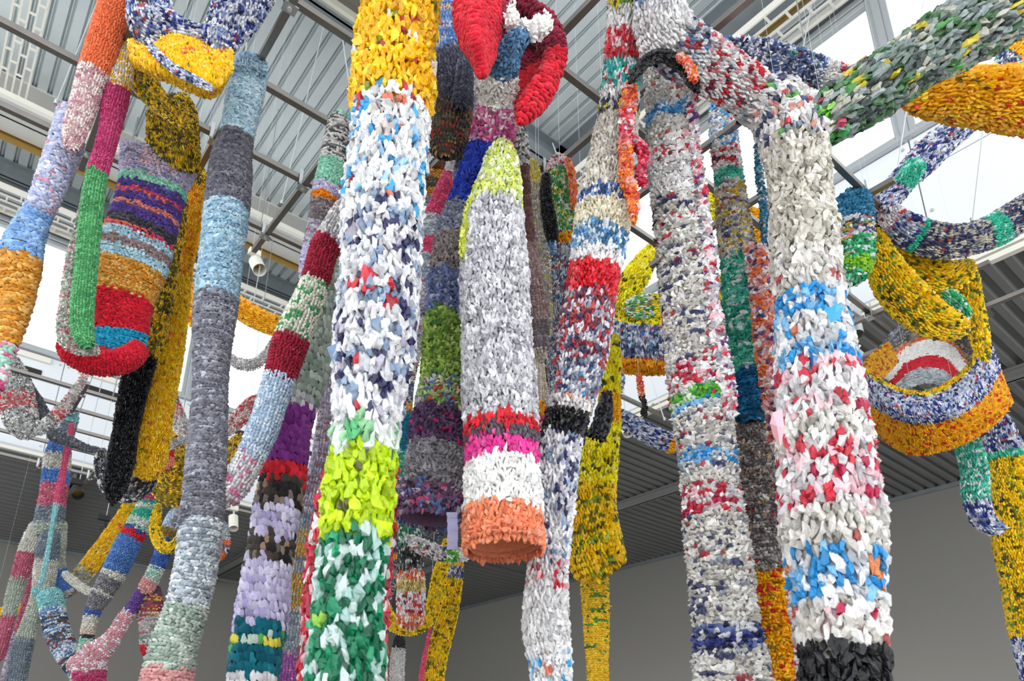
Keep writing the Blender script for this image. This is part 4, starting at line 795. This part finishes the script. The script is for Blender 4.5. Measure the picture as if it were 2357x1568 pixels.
# right big column
r = piece('knitted_tube', 'huge white film column with blue and red bands and black foot', 1790, 230, 2.95, 'knitted tube')
tube(r, [(1700, 225, 80, 2.8), (1745, 232, 110, 2.8), (1790, 250, 130, 2.8), (1820, 300, 140, 2.78), (1834, 360, 134, 2.76), (1841, 430, 128, 2.74), (1847, 510, 130, 2.72), (1855, 600, 136, 2.7), (1863, 680, 146, 2.68), (1871, 760, 152, 2.66), (1881, 850, 164, 2.64), (1890, 930, 182, 2.62), (1897, 1010, 196, 2.6), (1905, 1100, 202, 2.58), (1915, 1200, 206, 2.56), (1922, 1300, 204, 2.54), (1932, 1400, 190, 2.52), (1940, 1500, 176, 2.5), (1946, 1600, 170, 2.5)],
     [('whitemul', 345), ('creamfilm', 590), ('greyfilm', 690), ('skywhite', 752), ('bluewhite', 812), ('skywhite', 860), ('redpink', 905), ('whitefilm', 945), ('redpink', 990), ('greyfilm', 1040), ('redpink', 1190), ('greyfilm', 1288), ('skywhite', 1392), ('greyfilm', 1412), ('redpink', 1432), ('greyfilm', 1490), ('blackp', None)], 34, 'p', rag=.05, lift=.04)
flap(r, 'e3a9b4', [(1778, 950, 2.42), (1800, 942, 2.4), (1806, 985, 2.4), (1796, 1030, 2.42), (1780, 1005, 2.43), (1772, 975, 2.43)], lab='pink translucent film flap')
flap(r, 'e0dedc', [(1925, 660, 2.5), (1942, 655, 2.5), (1946, 690, 2.5), (1928, 700, 2.5)])
flap(r, '2f9bdc', [(1900, 715, 2.4), (1925, 700, 2.4), (1942, 705, 2.4), (1935, 730, 2.4), (1912, 745, 2.4)])
r = piece('knitted_tube', 'thick moss green and grey film tube rising to the top right corner', 1900, 285, 2.7, 'knitted tube')
tube(r, [(1870, 300, 70, 2.72), (1905, 275, 108, 2.7), (1945, 245, 122, 2.68), (2000, 212, 130, 2.64), (2070, 165, 132, 2.6), (2140, 118, 136, 2.56), (2215, 75, 140, 2.52), (2290, 38, 138, 2.48), (2370, -5, 134, 2.44), (2440, -50, 130, 2.4)], [('limegreen', .06), ('greenarm', None)], 32, 'p', rag=.03, flat=.8)
T('orange gold film tube reaching the right edge below the green arm', [(2068, 236, 14), (2100, 232, 46), (2140, 226, 82), (2190, 220, 112), (2240, 222, 128), (2300, 226, 138), (2360, 232, 140), (2430, 238, 140)], [('gold', None)], 19, 'p', 3.05, flat=.8)
T('navy and gold film tube end at the upper right edge', [(2302, 168, 20), (2318, 140, 50), (2345, 112, 74), (2390, 90, 90)], [('navyheat', 'x2322'), ('gold', None)], 12, 'p', 3.4, flat=.7)
T('navy and white film arch ending in red behind the white drape', [(1640, 98, 14), (1665, 110, 48), (1700, 122, 66), (1750, 134, 76), (1800, 148, 78), (1850, 158, 72), (1900, 172, 62), (1945, 182, 54), (1985, 190, 44)], [('navyheat', 'x1888'), ('whitefilm', 'x1918'), ('redpink', None)], 11, 's', 3.25, flat=.6)
r = piece('knitted_ring', 'big navy, white and turquoise film ring hanging at the right', 2200, 300, 3.9, 'knitted ring')
tube(r, [(2250, 272, 30), (2215, 292, 56), (2172, 322, 66), (2132, 360, 68), (2095, 398, 60), (2060, 428, 50), (2030, 462, 46), (2012, 500, 30)], [('navyheat', 'X2222'), ('navywhite', None)], 11, 'p', 3.9, flat=.6)
tube(r, [(2112, 372, 44, 3.8), (2090, 410, 46, 3.8), (2062, 450, 40, 3.8), (2034, 480, 36, 3.8)], [('tealspot', .55), ('navywhite', None)], 11, 'p', name='front_loop', flat=.6)
tube(r, [(2034, 470, 36, 3.85), (2052, 498, 56, 3.85), (2085, 528, 70, 3.85), (2130, 548, 76, 3.85), (2180, 556, 74, 3.85), (2235, 550, 74, 3.85), (2290, 530, 76, 3.85), (2340, 500, 74, 3.85), (2410, 455, 70, 3.85)], [('redwhite', 'x2066'), ('navywhite', 'x2110'), ('tealspot', 'x2124'), ('navysand', 'x2272'), ('tealspot', 'x2306'), ('navysand', None)], 11, 'p', name='lower_arc', flat=.6)
T('short pouch in cerulean, confetti, emerald and chartreuse film', [(1958, 438, 36), (1962, 460, 80), (1963, 500, 88), (1963, 540, 86), (1966, 580, 82), (1964, 615, 78), (1958, 640, 56), (1952, 655, 24)], [('bluepouch', 514), ('confetti', 562), ('emerald', 602), ('chartreuse', 630), ('emerald', None)], 11, 'h', 3.72, flat=.7, rag=.05, name='knitted_pouch', cat='knitted pouch')
T('navy film edge peeking out left of the cerulean pouch', [(1918, 470, 18), (1920, 530, 26), (1924, 590, 28), (1932, 630, 22)], [('navyheat', 590), ('chartreuse', None)], 10, 'p', 3.85, flat=.6)
r = piece('knitted_swag', 'lemon yellow film swag twisting above the eye shaped hammock', 2010, 530, 4.0, 'knitted swag')
tube(r, [(2006, 500, 16), (2016, 545, 44), (2030, 600, 70), (2056, 650, 84), (2100, 700, 92), (2150, 738, 84), (2200, 752, 60), (2225, 745, 34)], [('yeldense', None)], 12, 'p', 3.95, flat=.6)
tube(r, [(2030, 560, 20), (2052, 580, 56), (2090, 606, 76), (2135, 632, 84), (2180, 640, 78), (2215, 624, 60), (2232, 600, 24)], [('yeldense', None)], 12, 'p', 4.1, flat=.5)
tube(r, [(2222, 600, 20), (2226, 640, 44), (2232, 690, 50), (2246, 740, 44), (2258, 790, 34), (2270, 830, 16)], [('yeldense', None)], 12, 'p', 4.15, name='side_strip', flat=.5)
tube(r, [(2176, 672, 30), (2200, 700, 40), (2224, 735, 30)], [('emerald', None)], 10, 'p', 3.98, name='green_patch', flat=.5)
# the eye shaped hammock
r = piece('knitted_hammock', 'eye shaped hammock with yellow and blue rim and white and red centre', 2100, 900, 4.6, 'knitted hammock')
sheet(r, [[(1942, 790, 4.7), (1985, 842, 4.5), (2045, 884, 4.35), (2112, 902, 4.3), (2180, 880, 4.35), (2235, 826, 4.5), (2262, 745, 4.75)], [(1955, 850, 4.65), (1998, 895, 4.4), (2060, 932, 4.2), (2125, 944, 4.15), (2195, 925, 4.2), (2250, 875, 4.4), (2285, 800, 4.7)],
          [(1968, 905, 4.65), (2012, 945, 4.45), (2078, 980, 4.3), (2145, 985, 4.25), (2215, 965, 4.3), (2272, 925, 4.45), (2308, 868, 4.7)], [(1985, 955, 4.8), (2025, 1002, 4.6), (2090, 1044, 4.5), (2160, 1040, 4.45), (2232, 1014, 4.5), (2298, 968, 4.6), (2330, 925, 4.8)]],
      [('yeldense', .10), ('navywhite', .58), ('goldred', 1.01)], 12, 'p')
sheet(r, [[(1992, 860, 5.0), (2030, 790, 5.1), (2085, 742, 5.2), (2150, 735, 5.2), (2215, 752, 5.1), (2262, 810, 4.95)], [(2030, 868, 5.1), (2060, 820, 5.2), (2102, 790, 5.3), (2150, 782, 5.3), (2196, 800, 5.2), (2228, 845, 5.05)], [(2055, 880, 5.05), (2082, 850, 5.15), (2112, 835, 5.2), (2148, 830, 5.2), (2180, 842, 5.15), (2204, 868, 5.0)], [(2080, 900, 4.9), (2098, 890, 4.9), (2120, 884, 4.95), (2142, 884, 4.95), (2160, 888, 4.9), (2176, 896, 4.85)]],
      [('eyegrey', .20), ('eyetan', .28), ('eyeorange', .34), ('white', .60), ('red', .78), ('silver', 1.01)], 10, 'g')
sheet(r, [[(1972, 852, 4.9), (2008, 812, 4.95), (2046, 786, 5.0)], [(1998, 862, 4.88), (2032, 832, 4.9), (2058, 808, 4.95)], [(2024, 874, 4.85), (2046, 856, 4.88), (2068, 832, 4.92)]], [('goldred', 1.01)], 9, 'v', name='gold_corner')
T('golden film tube at the right edge with navy top and foot', [(2296, 955, 44), (2302, 1010, 72), (2318, 1070, 84), (2326, 1140, 88), (2336, 1220, 90), (2350, 1310, 88), (2362, 1400, 82), (2374, 1480, 72), (2386, 1568, 60)], [('navywhite', 1046), ('tealspot', 1064), ('yeldense', 1470), ('navywhite', None)], 11, 'p', 5.2, flat=.8)
T('turquoise and navy film tube hooked onto the golden right tube', [(2222, 1005, 40), (2232, 1040, 54), (2244, 1090, 54), (2246, 1140, 50), (2258, 1185, 48), (2278, 1210, 44), (2310, 1216, 26)], [('tealwhite', 1155), ('navywhite', None)], 11, 'p', 4.95, flat=.8)
# teal column and its neighbours
T('slim column of white, turquoise and petrol film between the two white ones', [(1645, 228, 24), (1658, 262, 48), (1666, 320, 58), (1676, 400, 62), (1684, 470, 66), (1692, 540, 72), (1699, 600, 76), (1706, 680, 80), (1714, 760, 84), (1722, 850, 88), (1730, 920, 92), (1734, 968, 94)],
  [('skywhite', 262), ('bluewhite', 350), ('redwhite', 398), ('tealwhite', 428), ('yelheat', 598), ('tealwhite', 862), ('petrol', None)], 12, 'h', 3.3, rag=.05)
T('speckled brown column turning gold and red below the petrol band', [(1735, 962, 84), (1742, 1000, 96), (1750, 1080, 98), (1756, 1160, 98), (1764, 1240, 96), (1772, 1310, 94), (1780, 1400, 96), (1790, 1480, 98), (1800, 1600, 100)], [('whitefilm', 974), ('browhea', 1318), ('goldred', None)], 12, 'h', 3.38, rag=.05)
T('pink, orange and white film tube beside the turquoise column', [(1722, 565, 26), (1742, 590, 48), (1750, 650, 46), (1758, 730, 46), (1766, 810, 46), (1776, 890, 44), (1788, 960, 42), (1798, 1030, 40)], [('pinkorange', None)], 17, 's', 3.12, rag=.08, flat=.8)
T('narrow white and rose film edge along the huge right column', [(1802, 1020, 26), (1806, 1100, 28), (1812, 1180, 26), (1818, 1260, 26), (1826, 1350, 26), (1836, 1430, 26), (1846, 1500, 28), (1856, 1600, 30)], [('pinkwhitefilm', None)], 17, 's', 2.9, rag=.06, flat=.8)
T('thin teal film chain between turquoise and huge right column', [(1742, 335, 8), (1748, 400, 14), (1756, 460, 14), (1762, 520, 18), (1768, 580, 20), (1776, 660, 24), (1780, 720, 20)], [('tealchain', None)], 12, 's', 3.2, rag=.05, name='knitted_chain', cat='knitted chain')
T('yellow film swag glimpsed behind the tall white columns', [(1590, 420, 16), (1618, 445, 50), (1648, 472, 56), (1690, 500, 56), (1735, 512, 60), (1775, 530, 70), (1800, 548, 40)], [('yellime', 'x1690'), ('gold', None)], 11, 'p', 4.8, flat=.5)
r = piece('knitted_hammock', 'yellow, navy and gold banded hammock across the middle distance', 1540, 760, 5.2, 'knitted hammock')
sheet(r, [[(1398, 690, 5.3), (1440, 712, 5.2), (1490, 722, 5.1), (1545, 720, 5.1), (1600, 700, 5.2), (1650, 668, 5.3), (1705, 640, 5.4)], [(1398, 760, 5.2), (1440, 768, 5.1), (1490, 770, 5.0), (1545, 768, 5.0), (1600, 752, 5.1), (1650, 735, 5.2), (1705, 715, 5.3)], [(1398, 815, 5.3), (1440, 830, 5.2), (1490, 838, 5.1), (1545, 836, 5.1), (1600, 822, 5.2), (1650, 805, 5.3), (1705, 790, 5.4)], [(1400, 850, 5.4), (1440, 858, 5.3), (1490, 862, 5.25), (1545, 860, 5.25), (1600, 855, 5.3), (1650, 845, 5.4), (1705, 830, 5.5)]],
      [('yellime', .20), ('navyheat', .60), ('goldred', .85), ('gold', 1.01)], 11, 'p')
tube(r, [(1520, 555, 20, 5.0), (1494, 590, 46, 5.0), (1468, 630, 62, 5.0), (1444, 668, 66, 5.05), (1425, 705, 50, 5.1)], [('yellime', None)], 11, 'p', name='yellow_strap', flat=.4)
tube(r, [(1440, 706, 30, 5.05), (1470, 706, 52, 5.0), (1500, 705, 54, 5.0), (1535, 700, 50, 5.0)], [('greenwhite', 'x1500'), ('yellime', None)], 10, 'p', name='green_patch', flat=.4)
tube(r, [(1640, 650, 40, 5.1), (1670, 660, 60, 5.1), (1695, 650, 50, 5.1)], [('yellime', None)], 11, 'p', name='yellow_strap', flat=.4)
T('small orange chain with black tip under the middle hammock', [(1470, 862, 10), (1474, 890, 14), (1477, 912, 13), (1484, 932, 9), (1482, 950, 14), (1484, 960, 10)], [('orangechain', 912), ('blackp', None)], 8, 's', 5.1, name='knitted_chain', cat='knitted chain')
T('short dark scrap tail hanging left of the orange and black chain', [(1432, 858, 10), (1430, 880, 16), (1424, 900, 14), (1426, 916, 8)], [('bluemix', None)], 8, 's', 5.1, name='knitted_chain', cat='knitted chain')
T('lemon yellow tube with olive flecks ending in a blunt foot', [(1414, 770, 18), (1410, 820, 36), (1404, 880, 46), (1402, 940, 50), (1396, 985, 62), (1380, 1030, 86), (1370, 1090, 100), (1366, 1160, 104), (1370, 1220, 110), (1374, 1270, 122), (1378, 1305, 124), (1388, 1325, 90)], [('yellime', 905), ('gold', 970), ('yellime', 1120), ('yeldense', None)], 14, 'p', 3.45, flat=.6, rag=.03)
T('narrow gold tube with green flecks below the lemon yellow foot', [(1368, 1300, 56), (1369, 1350, 62), (1372, 1420, 60), (1374, 1490, 56), (1376, 1550, 50)], [('yelgreen', None)], 9, 'g', 3.7, flat=.7)
T('navy and white tube crossing diagonally with a gold tip', [(1416, 948, 24), (1440, 968, 42), (1480, 992, 46), (1520, 1012, 44), (1545, 1022, 42), (1560, 1028, 34)], [('navywhite', 'x1540'), ('gold', None)], 9, 'p', 6.0, flat=.8)
T('thin yellow and black strip between the ruffled and brown columns', [(1684, 960, 14), (1694, 1040, 22), (1702, 1110, 24), (1710, 1170, 20), (1716, 1230, 14), (1720, 1300, 12), (1728, 1380, 14)], [('yeldense', 1215), ('navyheat', None)], 9, 'p', 5.0, flat=.5)
# ---------------- lower left network
r = piece('knitted_hook', 'grey and red speckled hook with charcoal loop at the left edge', 35, 840, 6.4, 'knitted hook')
tube(r, [(36, 822, 26), (30, 850, 58), (34, 890, 72), (40, 930, 76), (50, 968, 76), (66, 992, 56), (80, 1002, 22)], [('bwgrey', 908), ('redheat', 946), ('bwgrey', None)], 7, 's', 6.4, flat=.5)
tube(r, [(66, 880, 12), (80, 920, 30), (96, 960, 34), (84, 985, 26)], [('darkheat', None)], 7, 's', 6.5, name='charcoal_loop', flat=.5)
tube(r, [(206, 848, 6), (194, 868, 14), (174, 900, 22), (150, 935, 26), (126, 962, 28), (98, 985, 28), (74, 998, 16)], [('cream', 868), ('greyred', 940), ('redheat', 962), ('bwgrey', None)], 7, 's', 6.3, name='rising_strand', flat=.5)
tube(r, [(112, 995, 26), (135, 1005, 30), (165, 1018, 24), (200, 1032, 16), (228, 1038, 14), (246, 1040, 12)], [('darkheat', None)], 7, 's', 6.3, name='charcoal_strand', flat=.6)
r = piece('knitted_tube', 'blue, white and rose striped column with aqua seam at lower left', 135, 1015, 7.2, 'knitted tube')
tube(r, [(172, 932, 8), (166, 960, 28), (154, 990, 36), (140, 1020, 48), (133, 1050, 54), (129, 1090, 56), (124, 1130, 58), (118, 1170, 60), (114, 1200, 62), (112, 1235, 60)], [('aqua', 972), ('bluegr', 1008), ('blue', 1046), ('white2', 1084), ('blue', 1116), ('dustyrose', 1165), ('bluegr', 1205), ('sagewhite', None)], 8, 'g', 7.2, flat=.6)
tube(r, [(166, 975, 10, 7.0), (156, 1030, 14, 6.95), (148, 1070, 12, 6.92), (140, 1115, 16, 6.9), (132, 1150, 12, 6.86), (122, 1200, 8, 6.8), (112, 1260, 8, 6.8), (102, 1310, 8, 6.8), (92, 1350, 8, 6.8)], [('rose', 1160), ('aqua', None)], 6, 'v', name='seam', flat=.5)
tube(r, [(96, 1205, 40), (78, 1235, 42), (64, 1265, 40), (54, 1300, 38), (44, 1330, 34), (34, 1360, 32), (22, 1410, 30), (10, 1460, 28), (-6, 1520, 26)], [('white2', 1272), ('dustyrose', 1328), ('sagewhite', 1416), ('dustyrose', None)], 7, 'v', 7.2, name='left_leg', flat=.6)
tube(r, [(118, 1220, 40), (112, 1260, 46), (106, 1300, 48), (100, 1345, 46), (96, 1365, 44), (82, 1395, 34), (70, 1430, 34), (58, 1470, 38), (48, 1510, 44), (36, 1568, 46)], [('bluegr', 1290), ('white2', 1352), ('aqua', 1376), ('sagewhite', 1470), ('bluegr', None)], 7, 'v', 7.0, name='centre_leg', flat=.6)
tube(r, [(140, 1200, 28), (138, 1250, 26), (134, 1290, 26), (140, 1330, 34), (150, 1355, 36), (158, 1370, 26)], [('sagewhite', 1310), ('blue', 1362), ('white2', None)], 7, 'g', 7.25, name='right_leg', flat=.6)
tube(r, [(108, 1360, 54), (118, 1385, 56), (122, 1410, 56), (128, 1440, 56), (138, 1470, 54), (152, 1500, 50), (168, 1530, 46), (182, 1555, 40)], [('aqua', 1400), ('bluewh', 1418), ('navybrown', 1446), ('bluewh', 1458), ('navybrown', 1488), ('bluewh', 1512), ('navybrown', None)], 7, 'g', 7.0, name='striped_leg', flat=.7)
T('faded rose strip behind the pale sage leg, bottom left', [(74, 1330, 16), (62, 1390, 20), (50, 1440, 24), (36, 1490, 30), (20, 1568, 34)], [('dustyrose', 1455), ('lilacgrey', None)], 7, 'g', 7.5, flat=.5)
r = piece('knitted_tube', 'column with magenta tip, turquoise bands and cornflower blue body', 340, 1110, 6.9, 'knitted tube')
tube(r, [(339, 1106, 5), (340, 1130, 24), (338, 1152, 38), (334, 1178, 46), (322, 1205, 54), (306, 1230, 56), (292, 1256, 58), (276, 1290, 56), (262, 1320, 52), (248, 1345, 50), (234, 1370, 48), (222, 1390, 42), (212, 1412, 34), (204, 1445, 30), (198, 1480, 28), (188, 1520, 28), (176, 1568, 28)],
     [('magenta', 1152), ('turq', 1162), ('white2', 1172), ('turq', 1194), ('mintw', 1216), ('denim', 1222), ('red', 1238), ('blue', 1316), ('white2', 1330), ('greyh', 1362), ('white2', 1368), ('greyh', 1404), ('denim', 1418), ('white2', 1440), ('cream', 1462), ('blkband', 1470), ('mintw', None)], 7.5, 'g', 6.9, flat=.7)
tube(r, [(146, 1318, 14), (164, 1334, 18), (184, 1350, 18), (206, 1362, 18), (226, 1368, 14)], [('white2', None)], 7, 'v', 6.95, name='side_arm', flat=.7)
T('diagonal golden film strap from the yellow knot to lower left', [(328, 1125, 20), (305, 1160, 34), (282, 1200, 38), (256, 1236, 40), (228, 1272, 40), (202, 1308, 40), (178, 1336, 40), (156, 1358, 34), (136, 1378, 20)], [('yeldense', 1186), ('yellow', 1308), ('heatyel', None)], 8, 'p', 7.3, flat=.4)
T('short olive strap end at the far lower left edge', [(-20, 1410, 16), (10, 1408, 18), (40, 1402, 20), (70, 1392, 18)], [('yeldense', None)], 7, 'p', 7.8, flat=.4)
r = piece('knitted_branch', 'forked branch of olive, denim, rose and white knitting', 400, 1180, 6.6, 'knitted branch')
tube(r, [(404, 1172, 18), (398, 1195, 30), (388, 1225, 38), (380, 1250, 38), (372, 1280, 36), (362, 1305, 36), (352, 1325, 34), (342, 1345, 36), (330, 1365, 34)], [('paleblue', 1214), ('olive', 1238), ('denim', 1304), ('mintw', 1336), ('pinkrose', None)], 8, 'g', 6.6, flat=.7)
tube(r, [(326, 1358, 22), (312, 1385, 26), (300, 1405, 28), (284, 1428, 32), (268, 1455, 34), (250, 1480, 44), (228, 1500, 60), (208, 1520, 74), (206, 1550, 72), (204, 1600, 66)], [('purpleb', 1408), ('pinkw', 1548), ('magenta', None)], 8, 'g', 6.6, name='pink_arm', flat=.7)
tube(r, [(160, 1520, 34), (180, 1530, 44), (205, 1535, 50)], [('pinkw', None)], 8, 'g', 6.62, name='left_stub', flat=.7)
tube(r, [(356, 1345, 28), (350, 1365, 44), (346, 1390, 56), (344, 1415, 54), (346, 1445, 48), (344, 1475, 42), (338, 1500, 28), (336, 1512, 12)], [('mauve', 1368), ('redmul', 1420), ('greymul', 1486), ('red', None)], 8, 'g', 6.7, name='confetti_bulb', flat=.7)
r = piece('knitted_knot', 'bulky yellow and black film knot left of the grey column', 400, 1060, 6.0, 'knitted knot')
tube(r, [(372, 1000, 16), (392, 1008, 34), (412, 1030, 44), (422, 1060, 44), (424, 1090, 30)], [('yelblk', None)], 8, 'p', 6.1, flat=.5)
tube(r, [(345, 1068, 30), (368, 1092, 60), (392, 1118, 90), (415, 1120, 100), (436, 1112, 60)], [('yelblk', None)], 8, 'p', 6.0, flat=.5)
tube(r, [(366, 1160, 16), (358, 1200, 24), (362, 1240, 26), (380, 1262, 26), (405, 1255, 26), (424, 1225, 24), (432, 1180, 20)], [('yeldense', None)], 8, 'p', 6.2, name='hanging_loop', flat=.5)
T('small poppy red and peach woolen cone above the yellow knot', [(392, 1030, 18), (384, 1046, 34), (382, 1062, 36), (384, 1080, 26)], [('redp', 1052), ('peach', None)], 7, 'v', 5.9, flat=.5, name='knitted_cone', cat='knitted cone')
T('grey, red and white speckled arm left of the dark grey column', [(388, 890, 10), (396, 918, 26), (408, 955, 34), (420, 985, 36), (432, 1010, 26)], [('darkheat', 930), ('redheat', 958), ('greyred', None)], 8, 'v', 5.6, flat=.6)
T('thin white strand with red crosses behind the golden tube', [(350, 1040, 12), (378, 1032, 16), (402, 1022, 18), (432, 1008, 18)], [('greyred', None)], 7, 'v', 5.5, flat=.7)
T('olive and yellow film strip right of the dark grey column', [(505, 1070, 24), (522, 1050, 34), (540, 1025, 32), (556, 1002, 18)], [('yelblk', None)], 8, 'p', 5.6, flat=.5)
T('red and white speckled strip right of the dark grey column', [(516, 1000, 20), (536, 978, 34), (558, 955, 38), (580, 932, 36), (598, 912, 18)], [('redheat', None)], 8, 'p', 5.4, flat=.5)
T('little orange and navy scrap tip below the white pink fork', [(510, 1200, 18), (514, 1235, 28), (512, 1262, 30), (502, 1290, 14)], [('silver', 1242), ('orangechain', 1254), ('navyheat', 1270), ('orangechain', None)], 8, 's', 5.0, flat=.5)
# ---------------- lower centre
T('green, black and orange film tube below the plum bell', [(940, 1180, 30), (942, 1210, 48), (944, 1250, 52), (944, 1300, 58), (946, 1340, 62), (946, 1390, 62), (944, 1430, 60), (944, 1446, 44)], [('greenbw', 1258), ('blackwhite', 1318), ('orangewhite', 1340), ('tan', 1366), ('redwhite', 1412), ('orangewhite', None)], 11, 'p', 4.3, flat=.8)
T('white multicoloured strand swinging right under the plum bell', [(938, 1238, 18), (960, 1252, 32), (990, 1266, 34), (1025, 1276, 34), (1055, 1278, 32), (1080, 1276, 20)], [('whitemul', 'x1030'), ('limegreen', 'x1056'), ('whitefilm', None)], 10, 's', 4.2, flat=.8)
T('dark navy cloth loop behind the green and black tube', [(882, 1262, 14), (898, 1252, 36), (930, 1262, 28), (980, 1240, 38), (1010, 1215, 34), (1035, 1196, 18)], [('darkheat', None)], 8, 's', 5.4, flat=.6)
T('navy patterned flap left of the orange film foot', [(912, 1290, 14), (902, 1320, 36), (892, 1350, 38), (884, 1385, 26)], [('navysand', None)], 7, 's', 5.6, flat=.4)
T('short gold film piece behind the lime column edge', [(908, 1190, 30), (900, 1212, 34), (896, 1226, 20)], [('gold', None)], 8, 'p', 5.3, flat=.5)
T('golden strip descending beside the bottle green column', [(906, 1262, 26), (900, 1290, 34), (890, 1330, 20), (884, 1370, 16)], [('gold', None)], 8, 'p', 5.7, flat=.5)
T('olive yellow swag curving up to the right above the white tail', [(884, 1385, 24), (892, 1420, 34), (912, 1444, 28), (940, 1452, 24), (970, 1442, 28), (992, 1412, 34), (1004, 1370, 36), (1012, 1325, 34), (1024, 1280, 28), (1032, 1240, 20)], [('yeldense', None)], 8, 'p', 5.0, flat=.5)
T('long yellow and green tube with navy band dropping to the bottom', [(1052, 1280, 22), (1050, 1300, 34), (1046, 1330, 38), (1038, 1380, 42), (1028, 1430, 46), (1014, 1480, 50), (1002, 1530, 50), (990, 1600, 52)], [('gold', 1303), ('navyheat', 1332), ('yeldense', None)], 8, 'p', 5.2, flat=.5)
T('thin rose edge left of the long yellow and green tube', [(990, 1445, 5), (984, 1480, 8), (974, 1530, 10), (966, 1600, 12)], [('pinkred', None)], 6, 'p', 5.15, flat=.5)
T('matte white tail with charcoal top at the bottom centre', [(920, 1462, 20), (918, 1490, 28), (915, 1520, 32), (912, 1600, 34)], [('blkband', 1492), ('whiteshag', None)], 6.5, 's', 5.6, flat=.4)
T('pink and grey speckled sleeve below the left loop of the olive swag', [(880, 1400, 10), (888, 1420, 28), (902, 1440, 24), (916, 1450, 12)], [('greyred', None)], 7, 's', 5.3, flat=.5)
T('narrow gold film tail left of the white tail', [(884, 1440, 14), (880, 1480, 24), (878, 1530, 24), (876, 1600, 22)], [('gold', None)], 7, 'p', 5.5, flat=.4)
T('yellow strip edge at the bottom behind the crimson film', [(716, 1400, 20), (708, 1450, 26), (700, 1520, 22), (694, 1600, 22)], [('yeldense', None)], 8, 'p', 5.8, flat=.4)
print('TRIS', NTRI[0])
